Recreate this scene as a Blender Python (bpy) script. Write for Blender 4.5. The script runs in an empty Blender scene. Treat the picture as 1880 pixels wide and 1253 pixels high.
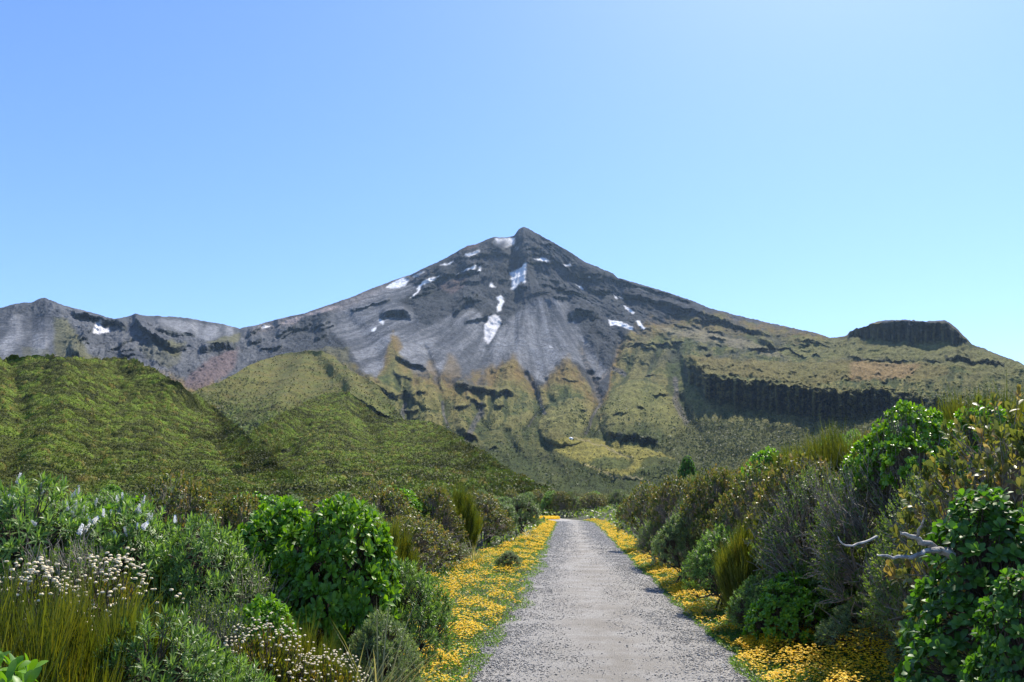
import bpy, bmesh, math, random
import numpy as np
from mathutils import Vector

# ------------------------------------------------------------------ camera, sky, sun, exposure
SC = bpy.context.scene
C = SC.collection
F = 1440.0                      # focal length in photo pixels (1880 wide)
PITCH = math.atan(288.5 / F)
EYE = 1.6
cd = bpy.data.cameras.new('camera'); cam = bpy.data.objects.new('camera', cd); C.objects.link(cam)
cd.sensor_width = 36.0; cd.lens = F / 1880 * 36
cd.clip_start = 0.05; cd.clip_end = 30000
cam.location = (0, 0, EYE); cam.rotation_euler = (math.pi / 2 + PITCH, 0, 0)
SC.camera = cam
SUN_AZ, SUN_EL = math.radians(30), math.radians(55)
W = bpy.data.worlds.new('World'); SC.world = W; W.use_nodes = True
wn = W.node_tree.nodes; wl = W.node_tree.links
sky = wn.new('ShaderNodeTexSky'); sky.sky_type = 'NISHITA'; sky.sun_disc = False
sky.sun_elevation = SUN_EL; sky.sun_rotation = SUN_AZ
sky.altitude = 900; sky.air_density = 1.0; sky.dust_density = 0.9; sky.ozone_density = 2.5
hsv = wn.new('ShaderNodeHueSaturation'); hsv.inputs['Saturation'].default_value = 1.14
tnt = wn.new('ShaderNodeVectorMath'); tnt.operation = 'MULTIPLY'; tnt.inputs[1].default_value = (0.89, 0.925, 1.08)
wl.new(sky.outputs[0], hsv.inputs['Color']); wl.new(hsv.outputs[0], tnt.inputs[0]); wl.new(tnt.outputs[0], wn['Background'].inputs['Color'])
wn['Background'].inputs['Strength'].default_value = 0.143
sd = bpy.data.lights.new('sun', 'SUN'); sd.energy = 4.8; sd.angle = math.radians(0.5); sd.color = (1, 0.93, 0.80)
sun = bpy.data.objects.new('sun', sd); C.objects.link(sun)
SDIR = Vector((math.sin(SUN_AZ) * math.cos(SUN_EL), math.cos(SUN_AZ) * math.cos(SUN_EL), math.sin(SUN_EL)))
sun.rotation_euler = SDIR.to_track_quat('Z', 'Y').to_euler(); sun.location = (0, 0, 50)
SC.view_settings.view_transform = 'Standard'; SC.view_settings.look = 'None'
SC.view_settings.exposure = 0.68; SC.view_settings.gamma = 1.0
SC.render.engine = 'CYCLES'
SC.cycles.max_bounces = 6; SC.cycles.transparent_max_bounces = 4; SC.cycles.volume_bounces = 0
SC.cycles.sample_clamp_indirect = 4

RNG = np.random.default_rng(7)
random.seed(7)

# ------------------------------------------------------------------ numpy noise
_perm = np.random.default_rng(3).permutation(256).astype(np.int32)
_perm = np.concatenate([_perm, _perm, _perm])
_g3 = np.random.default_rng(4).normal(size=(256, 3)).astype(np.float32)
_g3 /= np.linalg.norm(_g3, axis=1, keepdims=True)
def _h3(i, j, k): return _perm[_perm[_perm[i & 255] + (j & 255)] + (k & 255)]
def perlin(x, y, z=None):
    x = np.asarray(x, dtype=np.float32); y = np.asarray(y, dtype=np.float32)
    z = np.zeros_like(x) if z is None else np.asarray(z, dtype=np.float32)
    xi = np.floor(x).astype(np.int32); yi = np.floor(y).astype(np.int32); zi = np.floor(z).astype(np.int32)
    xf = x - xi; yf = y - yi; zf = z - zi
    u = xf*xf*xf*(xf*(xf*6-15)+10); v = yf*yf*yf*(yf*(yf*6-15)+10); w = zf*zf*zf*(zf*(zf*6-15)+10)
    out = 0
    for a in (0, 1):
        for b in (0, 1):
            for c in (0, 1):
                g = _g3[_h3(xi+a, yi+b, zi+c)]
                d = g[..., 0]*(xf-a) + g[..., 1]*(yf-b) + g[..., 2]*(zf-c)
                out = out + d * (u if a else 1-u) * (v if b else 1-v) * (w if c else 1-w)
    return out * 1.6
def fbm(x, y, z=None, oct=4, gain=0.5, ridged=False):
    s = 0; a = 1.0; n = 0
    for o in range(oct):
        k = 2.03 ** o
        p = perlin(x*k + 11.3*o, y*k - 7.7*o, None if z is None else z*k + 3.1*o)
        if ridged: p = 1 - 2*np.abs(p)
        s = s + a*p; n += a; a *= gain
    return s / n
_r2 = np.random.default_rng(9).random((256, 3)).astype(np.float32)
def worley(x, y):
    """distance to nearest cell point, random value of that cell"""
    xi = np.floor(x).astype(np.int32); yi = np.floor(y).astype(np.int32)
    best = np.full(x.shape, 9.0, np.float32); val = np.zeros(x.shape, np.float32)
    for a in (-1, 0, 1):
        for b in (-1, 0, 1):
            h = _h3(xi+a, yi+b, 0*xi)
            dx = xi + a + _r2[h, 0] - x; dy = yi + b + _r2[h, 1] - y
            d = dx*dx + dy*dy
            m = d < best
            best = np.where(m, d, best); val = np.where(m, _r2[h, 2], val)
    return np.sqrt(best), val
def sstep(a, b, x):
    t = np.clip((x - a) / (b - a), 0, 1); return t*t*(3-2*t)

# ------------------------------------------------------------------ object helpers
def tag(o, label=None, cat=None, group=None, kind=None):
    if label: o['label'] = label
    if cat: o['category'] = cat
    if group: o['group'] = group
    if kind: o['kind'] = kind
    return o
def mk_mesh(name, V, faces, smooth=False, tint=None, col=None):
    """V (n,3); faces = list of int arrays (m,3) / (m,4)"""
    V = np.ascontiguousarray(V, dtype=np.float32)
    me = bpy.data.meshes.new(name)
    me.vertices.add(len(V)); me.vertices.foreach_set('co', V.ravel())
    faces = [np.asarray(f, dtype=np.int32) for f in faces if len(f)]
    loops = np.concatenate([f.ravel() for f in faces])
    tot = np.concatenate([np.full(len(f), f.shape[1], np.int32) for f in faces])
    st = np.concatenate([[0], np.cumsum(tot)[:-1]]).astype(np.int32)
    me.loops.add(len(loops)); me.loops.foreach_set('vertex_index', loops)
    me.polygons.add(len(tot)); me.polygons.foreach_set('loop_start', st)
    if smooth: me.polygons.foreach_set('use_smooth', np.ones(len(tot), bool))
    me.update(calc_edges=True)
    if tint is not None:
        a = me.attributes.new('tint', 'FLOAT', 'POINT'); a.data.foreach_set('value', np.ascontiguousarray(tint, np.float32))
    if col is not None:
        c4 = np.ones((len(V), 4), np.float32); c4[:, :3] = col
        a = me.attributes.new('cover', 'FLOAT_COLOR', 'POINT'); a.data.foreach_set('color', c4.ravel())
    return me
def obj(name, me, m=None, parent=None):
    o = bpy.data.objects.new(name, me); C.objects.link(o)
    if m is not None and not me.materials: me.materials.append(m)
    if parent is not None: o.parent = parent
    return o
def empty(name, loc=(0, 0, 0), rz=0.0):
    o = bpy.data.objects.new(name, None); C.objects.link(o); o.location = loc; o.rotation_euler = (0, 0, rz)
    o.empty_display_size = 0.2
    return o
def copy_tree(o, parent=None):
    c = o.copy(); C.objects.link(c)
    if parent is not None: c.parent = parent
    for ch in list(o.children): copy_tree(ch, c)
    return c
def ray(px, py):
    """unit-horizontal direction through a photo pixel"""
    u = (np.asarray(px, float) - 940) / F; v = (626.5 - np.asarray(py, float)) / F
    x = u; y = math.cos(PITCH) - v*math.sin(PITCH); z = math.sin(PITCH) + v*math.cos(PITCH)
    h = np.sqrt(x*x + y*y)
    return x/h, y/h, z/h
def at(px, py, r):
    x, y, z = ray(px, py); return np.stack([x*r, y*r, EYE + z*r], -1)

# ------------------------------------------------------------------ material helpers
def new_mat(name):
    m = bpy.data.materials.new(name); m.use_nodes = True
    nt = m.node_tree; nt.nodes.clear()
    return m, nt, nt.nodes, nt.links
def ramp(nt, fac, stops):
    n = nt.nodes.new('ShaderNodeValToRGB'); e = n.color_ramp.elements
    while len(e) > 1: e.remove(e[-1])
    e[0].position = stops[0][0]; e[0].color = (*stops[0][1], 1)
    for p, c in stops[1:]:
        k = e.new(p); k.color = (*c, 1)
    nt.links.new(fac, n.inputs[0]); return n.outputs[0]
def noise_node(nt, scale, detail=4, rough=0.55, coord=None, kind='ShaderNodeTexNoise'):
    n = nt.nodes.new(kind); n.inputs['Scale'].default_value = scale
    if 'Detail' in n.inputs: n.inputs['Detail'].default_value = detail
    if 'Roughness' in n.inputs: n.inputs['Roughness'].default_value = rough
    if coord is None:
        coord = nt.nodes.new('ShaderNodeTexCoord').outputs['Object']
    nt.links.new(coord, n.inputs['Vector']); return n
def mapr(nt, v, a, b, c, d):
    n = nt.nodes.new('ShaderNodeMapRange'); nt.links.new(v, n.inputs[0])
    for i, q in enumerate((a, b, c, d)): n.inputs[i+1].default_value = q
    return n.outputs[0]
def mul_col(nt, col, fac_out):
    n = nt.nodes.new('ShaderNodeVectorMath'); n.operation = 'SCALE'
    nt.links.new(col, n.inputs[0]); nt.links.new(fac_out, n.inputs['Scale']); return n.outputs[0]
def mixc(nt, fac, a, b):
    n = nt.nodes.new('ShaderNodeMix'); n.data_type = 'RGBA'
    for s, v in ((n.inputs[0], fac), (n.inputs[6], a), (n.inputs[7], b)):
        if isinstance(v, tuple): s.default_value = (*v, 1)
        elif isinstance(v, float): s.default_value = v
        else: nt.links.new(v, s)
    return n.outputs[2]
def leaf_mat(name, stops, rough=0.45, trans=0.35, tcol=(1.5, 1.7, 0.6), spec=0.5, hue_var=0.15):
    m, nt, N, L = new_mat(name)
    at_ = N.new('ShaderNodeAttribute'); at_.attribute_name = 'tint'
    col = ramp(nt, at_.outputs['Fac'], stops)
    oi = N.new('ShaderNodeObjectInfo')
    col = mul_col(nt, col, mapr(nt, oi.outputs['Random'], 0, 1, 1.2-hue_var, 1.2+hue_var))
    p = N.new('ShaderNodeBsdfPrincipled'); L.new(col, p.inputs['Base Color'])
    p.inputs['Roughness'].default_value = rough; p.inputs['Specular IOR Level'].default_value = spec
    t = N.new('ShaderNodeBsdfTranslucent')
    mm = N.new('ShaderNodeVectorMath'); mm.operation = 'MULTIPLY'; mm.inputs[1].default_value = tcol
    L.new(col, mm.inputs[0]); L.new(mm.outputs[0], t.inputs['Color'])
    mx = N.new('ShaderNodeMixShader'); mx.inputs[0].default_value = trans
    L.new(p.outputs[0], mx.inputs[1]); L.new(t.outputs[0], mx.inputs[2])
    o = N.new('ShaderNodeOutputMaterial'); L.new(mx.outputs[0], o.inputs[0])
    return m
def plain_mat(name, c1, c2, scale=20, rough=0.8, bump=0.0):
    m, nt, N, L = new_mat(name)
    n = noise_node(nt, scale)
    col = ramp(nt, n.outputs[0], [(0.3, c1), (0.7, c2)])
    p = N.new('ShaderNodeBsdfPrincipled'); L.new(col, p.inputs['Base Color']); p.inputs['Roughness'].default_value = rough
    if bump:
        b = N.new('ShaderNodeBump'); b.inputs['Strength'].default_value = bump; b.inputs['Distance'].default_value = 0.02
        L.new(n.outputs[0], b.inputs['Height']); L.new(b.outputs[0], p.inputs['Normal'])
    o = N.new('ShaderNodeOutputMaterial'); L.new(p.outputs[0], o.inputs[0])
    return m
def terrain_mat(name, scale_a, scale_b, bump_d, lo=0.6, hi=1.45, rough=1.0, stretch=1.0):
    m, nt, N, L = new_mat(name)
    a = N.new('ShaderNodeVertexColor'); a.layer_name = 'cover'
    tc = N.new('ShaderNodeTexCoord'); mp = N.new('ShaderNodeMapping'); mp.inputs['Scale'].default_value = (1, stretch, 1)
    L.new(tc.outputs['Object'], mp.inputs[0])
    n1 = noise_node(nt, scale_a, 6, 0.7, mp.outputs[0]); n2 = noise_node(nt, scale_b, 5, 0.75, mp.outputs[0])
    f = N.new('ShaderNodeMath'); f.operation = 'MULTIPLY'
    L.new(mapr(nt, n1.outputs[0], 0.3, 0.7, lo, hi), f.inputs[0]); L.new(mapr(nt, n2.outputs[0], 0.3, 0.7, lo, hi), f.inputs[1])
    lum = N.new('ShaderNodeSeparateColor'); L.new(a.outputs[0], lum.inputs[0])
    fm = N.new('ShaderNodeMix'); L.new(mapr(nt, lum.outputs[2], .3, .5, 0, 1), fm.inputs[0]); L.new(f.outputs[0], fm.inputs[2]); fm.inputs[3].default_value = 1.0
    col = mul_col(nt, a.outputs[0], fm.outputs[0])
    p = N.new('ShaderNodeBsdfPrincipled'); L.new(col, p.inputs['Base Color']); p.inputs['Roughness'].default_value = rough
    p.inputs['Specular IOR Level'].default_value = 0.1
    b = N.new('ShaderNodeBump'); b.inputs['Strength'].default_value = 1.0; b.inputs['Distance'].default_value = bump_d
    L.new(n1.outputs[0], b.inputs['Height']); L.new(b.outputs[0], p.inputs['Normal'])
    o = N.new('ShaderNodeOutputMaterial'); L.new(p.outputs[0], o.inputs[0])
    return m

# ------------------------------------------------------------------ photo-measured land layers
def curve(pts, px):
    a = np.array(pts, float); return np.interp(px, a[:, 0], a[:, 1])
def blur(A, n, axis):
    k = np.hanning(2*n+3)[1:-1]; k /= k.sum()
    pad = [(0, 0), (0, 0)]; pad[axis] = (n, n)
    B = np.pad(A, pad, mode='edge')
    return np.apply_along_axis(lambda v: np.convolve(v, k, 'valid'), axis, B)
def poly_mask(pts, X, Y):
    """points of the X,Y grid inside a polygon"""
    P = np.array(pts, float)
    inside = np.zeros(X.shape, bool)
    m = (X > P[:, 0].min()-3) & (X < P[:, 0].max()+3) & (Y > P[:, 1].min()-3) & (Y < P[:, 1].max()+3)
    x = X[m]; y = Y[m]; ins = np.zeros(x.shape, bool)
    j = len(P) - 1
    for i in range(len(P)):
        xi, yi = P[i]; xj, yj = P[j]
        c = ((yi > y) != (yj > y)) & (x < (xj-xi)*(y-yi)/((yj-yi) or 1e-9) + xi)
        ins ^= c; j = i
    inside[m] = ins
    return inside
def line_dist(pts, X, Y):
    d = np.full(X.shape, 1e9, np.float32); s = np.zeros(X.shape, np.float32); n = len(pts) - 1
    for i in range(n):
        (x0, y0), (x1, y1) = pts[i], pts[i+1]
        dx, dy = x1-x0, y1-y0; t = np.clip(((X-x0)*dx + (Y-y0)*dy)/(dx*dx+dy*dy), 0, 1)
        q = np.hypot(X-x0-t*dx, Y-y0-t*dy); m = q < d
        d = np.where(m, q, d); s = np.where(m, (i+t)/n, s)
    return d, s

class Layer:
    """a hillside measured in the photo: for every direction its crest, its distance and its relief"""
    def __init__(self, x0, x1, dx, rows, crest, bottom):
        self.px = np.arange(x0, x1+dx, dx)
        v = np.linspace(0, 1, rows)                     # 0 foot, 1 crest
        self.yc = curve(crest, self.px)
        yb = curve(bottom, self.px) if isinstance(bottom, list) else np.full(len(self.px), float(bottom))
        self.X = np.repeat(self.px[None, :], rows, 0)
        self.Y = yb[None, :] + (self.yc - yb)[None, :] * v[:, None]
        self.v = v
    def distances(self, cols, blur_n=(8, 8)):
        """cols = [(px, [(py, r), ...]), ...]"""
        xs = [c[0] for c in cols]
        R = np.stack([np.interp(-self.Y, [-p[0] for p in c[1]], [math.log(p[1]) for p in c[1]]) for c in cols])
        out = np.empty_like(self.X)
        idx = np.interp(self.px, xs, range(len(xs)))
        i0 = np.minimum(idx.astype(int), len(xs)-2); f = idx - i0
        for k in range(len(self.px)):
            out[:, k] = R[i0[k], :, k]*(1-f[k]) + R[i0[k]+1, :, k]*f[k]
        out = blur(out, blur_n[1], 1); out = blur(out, blur_n[0], 0)
        self.lr = out
    def base_at(self, ypx):
        out = np.empty(len(self.px))
        for k in range(len(self.px)):
            out[k] = np.interp(-ypx[k], -self.Y[:, k], self.lr[:, k])
        return out
    def bench(self, top, h, k=0.95, back=25, fade=12, jit=0.0, fade2=None):
        """a bluff: steep face of h pixels below the line 'top', gentler ground behind it"""
        t = np.array(top, float); x0, x1 = t[0, 0], t[-1, 0]
        yt = curve(top, self.px)
        if jit: yt = yt + jit*fbm(self.px*0.06, 0*self.px+5, oct=3)
        hh = curve(h, self.px) if isinstance(h, list) else np.full(len(self.px), float(h))
        D = (self.base_at(yt) - self.base_at(yt+hh)) * k
        fade2 = fade2 or fade
        D = D * sstep(x0-fade*.2, x0+fade, self.px) * (1 - sstep(x1-fade2, x1+fade2*.2, self.px))
        if not hasattr(self, 'wob'): self.wob = fbm(self.X*.07, self.Y*.09, oct=4)
        d = self.Y - yt[None, :] + jit*1.3*self.wob
        hn = np.maximum(hh*(1+.5*fbm(self.px*.11, 0*self.px+hh.mean(), oct=3)), 1.5)[None, :]
        w = np.where(d > 0, np.clip(1 - d/hn, 0, 1), np.exp(np.minimum(d, 0)/back))
        self.lr = self.lr - D[None, :]*w
        return (d > 0) & (d < hn) & (D[None, :] > 0.2*np.abs(D).max())
    def rib(self, pts, w, amp, sharp=False):
        d, s = line_dist(pts, self.X, self.Y)
        ww = w if not isinstance(w, tuple) else w[0] + (w[1]-w[0])*s
        g = np.clip(1 - d/(2*ww), 0, 1) if sharp else np.exp(-(d/ww)**2)
        self.lr = self.lr - amp*g
    def mound(self, cx, cy, rx, ry, amp):
        self.lr = self.lr - amp*np.exp(-((self.X-cx)/rx)**2 - ((self.Y-cy)/ry)**2)
    def dome(self, cx, cy, rx, ry, amp, rot=0.0):
        c_, s_ = math.cos(rot), math.sin(rot); w = self.wob*.12 if hasattr(self, 'wob') else 0
        u = ((self.X-cx)*c_+(self.Y-cy)*s_)/rx + w; v = (-(self.X-cx)*s_+(self.Y-cy)*c_)/ry + w
        q = np.clip(1-u*u-v*v, 0, 1); self.lr = self.lr - amp*(q**.62)
    def points(self):
        return at(self.X, self.Y, np.exp(self.lr))
    def build(self, name, P, colr, mat, back=((0.03, -0.1), (0.1, -0.35), (0.25, -1.0)), **tags):
        """closes the hill behind its crest: rows falling away on the far side"""
        rows = [P]; cols = [colr]
        top = P[-1]; hor = top[:, :2]; R = np.hypot(hor[:, 0], hor[:, 1]); z = top[:, 2]
        for dr, dz in back:
            q = np.empty_like(top); q[:, :2] = hor*(1+dr); q[:, 2] = z + dz*np.maximum(z, 5)
            rows.append(q[None]); cols.append(colr[-1:])
        V = np.concatenate(rows, 0); Cc = np.concatenate(cols, 0)
        n, k = V.shape[:2]
        idx = np.arange(n*k, dtype=np.int32).reshape(n, k)
        Q = np.stack([idx[:-1, :-1], idx[:-1, 1:], idx[1:, 1:], idx[1:, :-1]], -1).reshape(-1, 4)
        me = mk_mesh(name, V.reshape(-1, 3), [Q], smooth=True, col=Cc.reshape(-1, 3))
        o = obj(name, me, mat); o['kind'] = 'structure'
        return o

# ================================================================== THE VOLCANO
SKY = [(-220, 600), (-60, 580), (0, 566), (28, 558), (58, 557), (70, 551), (82, 548), (94, 553), (115, 561), (165, 574), (208, 587), (236, 582), (248, 577),
       (262, 580), (330, 583), (372, 590), (410, 596), (440, 604), (470, 598), (505, 588), (560, 576), (640, 548), (700, 524), (760, 502),
       (820, 474), (858, 452), (875, 449), (905, 436), (930, 437), (944, 434), (952, 421), (961, 417), (972, 422), (1000, 437), (1040, 460), (1075, 482),
       (1126, 503), (1134, 511), (1190, 527), (1235, 541), (1270, 553), (1300, 566), (1350, 579), (1400, 591), (1450, 602), (1500, 613),
       (1524, 622), (1546, 620), (1556, 617), (1560, 611), (1572, 605), (1590, 600), (1600, 595), (1625, 590), (1660, 589), (1700, 591),
       (1736, 590), (1748, 597), (1758, 606), (1785, 634), (1830, 651), (1880, 671), (1960, 700), (2080, 735)]
Lm = Layer(-180, 2060, 1.5, 424, SKY, 924)
Lm.distances([
    (-200, [(924, 330), (915, 700), (720, 1500), (660, 1900), (600, 2700), (560, 2950)]),
    (100, [(924, 330), (915, 700), (720, 1500), (660, 1900), (600, 2500), (548, 2900)]),
    (260, [(924, 330), (915, 700), (720, 1500), (660, 2000), (600, 2650), (578, 3000)]),
    (440, [(924, 330), (915, 700), (760, 1500), (700, 1900), (640, 2700), (603, 3300)]),
    (700, [(924, 330), (915, 800), (860, 1150), (760, 1700), (650, 2450), (523, 3650)]),
    (960, [(924, 330), (915, 800), (860, 1300), (800, 1750), (700, 2450), (560, 3400), (418, 4200)]),
    (1200, [(924, 330), (915, 800), (850, 1250), (800, 1600), (700, 2300), (600, 3100), (530, 3750)]),
    (1400, [(924, 330), (915, 800), (850, 1150), (760, 1620), (700, 1950), (650, 2500), (591, 3350)]),
    (1600, [(924, 330), (915, 800), (850, 1050), (760, 1500), (690, 1850), (640, 2250), (592, 2600)]),
    (1800, [(924, 330), (915, 750), (850, 1000), (760, 1400), (690, 1800), (640, 2150), (600, 2300)]),
    (2060, [(924, 330), (915, 750), (850, 1000), (760, 1400), (720, 1700)])], (14, 24))
X, Y = Lm.X, Lm.Y
# broad relief: spurs (positive) and gullies (negative)
RIBS = [
    ([(961, 418), (966, 470), (972, 520), (1000, 548), (1045, 570)], (12, 22), .018, True),
    ([(1030, 455), (1075, 520), (1120, 575), (1150, 605)], (14, 24), .014, True),
    ([(1100, 500), (1180, 545), (1260, 575), (1340, 610)], (12, 20), .016, True),
    ([(905, 437), (890, 480), (850, 530), (800, 560)], (14, 30), .014, True),
    ([(860, 452), (800, 510), (745, 555), (730, 590)], (12, 26), .014, True),
    ([(890, 500), (845, 550), (770, 605), (725, 650)], (18, 30), .018, True),
    ([(990, 548), (960, 610), (945, 665), (900, 740)], (22, 26), .022, False),
    ([(1010, 552), (1030, 620), (1050, 690), (1060, 760)], (24, 26), .020, False),
    ([(850, 560), (840, 630), (800, 690), (770, 735)], (26, 26), .018, False),
    ([(790, 590), (735, 640), (700, 690)], (24, 24), .012, False),
    ([(640, 590), (690, 640), (700, 690)], (14, 18), -.016, False),
    ([(935, 445), (948, 500), (915, 560), (906, 600), (893, 640), (872, 700)], (12, 16), -.012, False),
    ([(960, 640), (1000, 700), (985, 740)], (12, 14), -.012, False),
    ([(1075, 640), (1110, 690), (1100, 740), (1085, 800)], (12, 18), -.014, False),
    ([(1120, 590), (1135, 640), (1140, 690)], (14, 14), -.016, False),
    ([(1240, 650), (1235, 710), (1255, 760), (1300, 810)], (14, 30), -.035, False),
    ([(1270, 650), (1400, 680), (1560, 690), (1740, 690), (1900, 690)], (20, 34), .020, False),
    ([(820, 740), (830, 790), (850, 830)], (10, 12), -.015, False),
    ([(870, 735), (880, 770), (862, 810)], (12, 16), -.020, False),
    ([(745, 735), (740, 770), (760, 800)], (12, 16), -.034, False),
    ([(905, 790), (960, 800), (1010, 800)], (18, 24), .012, False),
    ([(960, 770), (905, 850), (880, 900)], (22, 40), .045, False),
    ([(960, 840), (1010, 880), (1060, 910)], (22, 30), -.045, False),
    ([(1010, 810), (1080, 830), (1150, 880)], (20, 28), .024, False),
    ([(100, 575), (112, 620), (140, 660)], (20, 34), .016, False),
    ([(250, 578), (270, 620), (330, 680), (370, 715)], (10, 22), .036, True),
    ([(190, 590), (200, 640), (220, 670)], (24, 34), -.030, False),
    ([(330, 640), (345, 700)], (14, 16), -.020, False),
    ([(470, 620), (400, 660), (375, 700)], (14, 22), .014, True),
    ([(30, 560), (0, 620), (-60, 690)], (20, 30), .014, True),
    ([(1500, 620), (1400, 640), (1330, 640), (1290, 620)], (12, 16), .010, False),
]
for p_, w_, a_, s_ in RIBS: Lm.rib(p_, w_, a_, s_)
Lm.dome(1178, 775, 78, 72, .10, .25); Lm.dome(1046, 778, 60, 44, .08, -.3); Lm.dome(1155, 856, 92, 30, .05); Lm.dome(790, 735, 26, 22, .03); Lm.dome(905, 765, 22, 26, .03); Lm.dome(1010, 720, 26, 46, .03); Lm.dome(1085, 650, 14, 40, .02); Lm.mound(1180, 640, 60, 25, .03)
Lm.mound(940, 690, 22, 40, .012); Lm.mound(1040, 700, 24, 34, .014); Lm.mound(722, 640, 16, 30, .014)
Lm.mound(1190, 855, 60, 16, .05); Lm.mound(1090, 850, 60, 12, .03)
for g_, w_, a_ in (([(728, 700), (742, 735), (750, 775)], 6, .014), ([(800, 700), (812, 745), (822, 800)], 6, .014), ([(902, 690), (905, 735), (893, 790)], 7, .016),
                   ([(965, 690), (985, 730), (988, 765), (965, 795)], 7, .020), ([(1002, 700), (1006, 730), (1020, 745)], 5, .012), ([(1085, 690), (1100, 735), (1092, 770), (1078, 805)], 8, .024),
                   ([(1140, 620), (1130, 660), (1122, 700)], 7, .016), ([(1175, 610), (1165, 650), (1150, 690)], 6, .010), ([(1225, 620), (1205, 660), (1190, 690)], 7, .012),
                   ([(1250, 735), (1262, 770), (1290, 810), (1310, 840)], 9, .022), ([(930, 800), (950, 840), (985, 885)], 9, .020), ([(1000, 820), (1015, 850), (1045, 890)], 9, .016),
                   ([(1330, 770), (1320, 800), (1300, 840)], 8, .012), ([(1420, 780), (1400, 815), (1370, 850)], 8, .012), ([(780, 640), (790, 665), (800, 690)], 6, .010),
                   ([(1330, 640), (1310, 655), (1290, 665)], 6, .008), ([(1450, 640), (1500, 655), (1560, 662)], 7, .008)):
    Lm.rib(g_, w_, -a_*1.7, False)
for g_, w_, a_ in (([(1172, 702), (1150, 740), (1145, 790)], 16, .016), ([(1210, 705), (1225, 745), (1230, 790)], 14, .014), ([(1050, 740), (1040, 765), (1010, 795)], 12, .016), ([(940, 665), (945, 715), (935, 770)], 12, .014),
                   ([(1042, 672), (1048, 710), (1052, 735)], 12, .014), ([(850, 712), (852, 760), (845, 800)], 10, .012), ([(770, 700), (778, 740), (790, 790)], 9, .012), ([(1290, 740), (1350, 790), (1400, 850)], 20, .012)):
    Lm.rib(g_, w_, a_*1.7, True)
# bluffs and banks
Lm.wob = fbm(X*.07, Y*.09, oct=4)
ROCK = np.zeros(X.shape, bool)
B_ = []
def bench(*a, **k):
    m = Lm.bench(*a, **k); B_.append(m); return m
bench([(1246, 648), (1262, 668), (1300, 688), (1350, 700), (1420, 705), (1500, 716), (1560, 722), (1600, 715), (1650, 726), (1700, 735), (1760, 742), (1860, 752)],
      [(1246, 28), (1300, 42), (1500, 52), (1620, 40), (1860, 26)], k=1.3, back=26, fade=34, fade2=120, jit=13)
bench([(1552, 616), (1562, 607), (1600, 597), (1650, 592), (1700, 594), (1738, 594), (1752, 606), (1782, 634)],
      [(1552, 10), (1600, 29), (1700, 40), (1750, 30), (1782, 4)], k=1.25, back=8, fade=8, fade2=8, jit=1.5)
bench([(697, 577), (715, 569), (740, 569), (757, 578)], 13, k=1.15, back=10, jit=2)
bench([(1040, 578), (1060, 568), (1085, 570), (1102, 578)], 15, k=1.05, back=10, jit=2)
bench([(724, 650), (745, 662), (770, 670), (788, 678)], 8, k=1.4, back=12, jit=3)
bench([(720, 678), (735, 690), (760, 695)], 7, k=1.3, back=10, jit=3)
bench([(672, 700), (700, 712), (725, 725), (752, 724), (770, 740)], 9, k=1.5, back=14, jit=3)
bench([(834, 704), (860, 708), (890, 714), (910, 722), (930, 716), (945, 722)], 9, k=1.6, back=14, jit=3)
bench([(852, 728), (870, 734), (892, 744)], 6, k=1.5, back=9, jit=2)
bench([(690, 735), (710, 760), (740, 768)], 12, k=1.5, back=12, jit=3)
bench([(845, 796), (862, 798), (880, 806)], 9, k=1.6, back=9, jit=2)
bench([(1100, 505), (1130, 512), (1190, 530), (1240, 545), (1275, 556)], 7, k=1.5, back=10, jit=3)
bench([(1140, 540), (1180, 546), (1240, 560), (1290, 577), (1340, 590)], 9, k=1.5, back=14, jit=3)
bench([(1270, 590), (1320, 590), (1370, 605), (1420, 618)], 7, k=1.4, back=12, jit=3)
bench([(1390, 622), (1405, 628), (1430, 642)], 9, k=1.5, back=12, jit=2)
bench([(245, 582), (262, 603), (300, 625), (320, 640)], 12, k=1.6, back=8, jit=3)
bench([(285, 606), (330, 612), (362, 614)], 8, k=1.3, back=14, jit=3)
bench([(300, 636), (320, 640), (345, 636)], 10, k=1.6, back=12, jit=3)
bench([(365, 640), (400, 632), (435, 630)], 15, k=1.1, back=16, jit=4)
bench([(130, 575), (160, 580), (205, 590), (230, 596)], 9, k=1.6, back=8, jit=3)
bench([(180, 592), (210, 594), (232, 602)], 11, k=1.1, back=8, jit=3)
bench([(125, 640), (140, 650), (160, 665)], 14, k=1.3, back=14, jit=4)
bench([(880, 540), (850, 560), (830, 575)][::-1], 8, k=1.4, back=12, jit=3)
bench([(760, 520), (820, 505), (880, 500)], 6, k=1.4, back=12, jit=4)
bench([(860, 470), (900, 465), (940, 470)], 5, k=1.3, back=10, jit=4)
bench([(850, 590), (880, 585), (905, 575)], 6, k=1.4, back=12, jit=3)
bench([(975, 455), (1010, 470), (1050, 500), (1090, 520)], 5, k=1.4, back=12, jit=5)
bench([(1000, 520), (1040, 535), (1080, 545)], 5, k=1.4, back=12, jit=5)
bench([(1110, 795), (1160, 800), (1210, 808)], 12, k=1.2, back=20, jit=5)
bench([(1560, 660), (1620, 664), (1690, 662)], 4, k=1.0, back=12, fade=40, jit=4)
bench([(1730, 655), (1780, 662), (1850, 668)], 6, k=1.3, back=12, fade=30, jit=5)
bench([(640, 570), (680, 560), (720, 548)], 4, k=1.3, back=12, jit=4)
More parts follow.
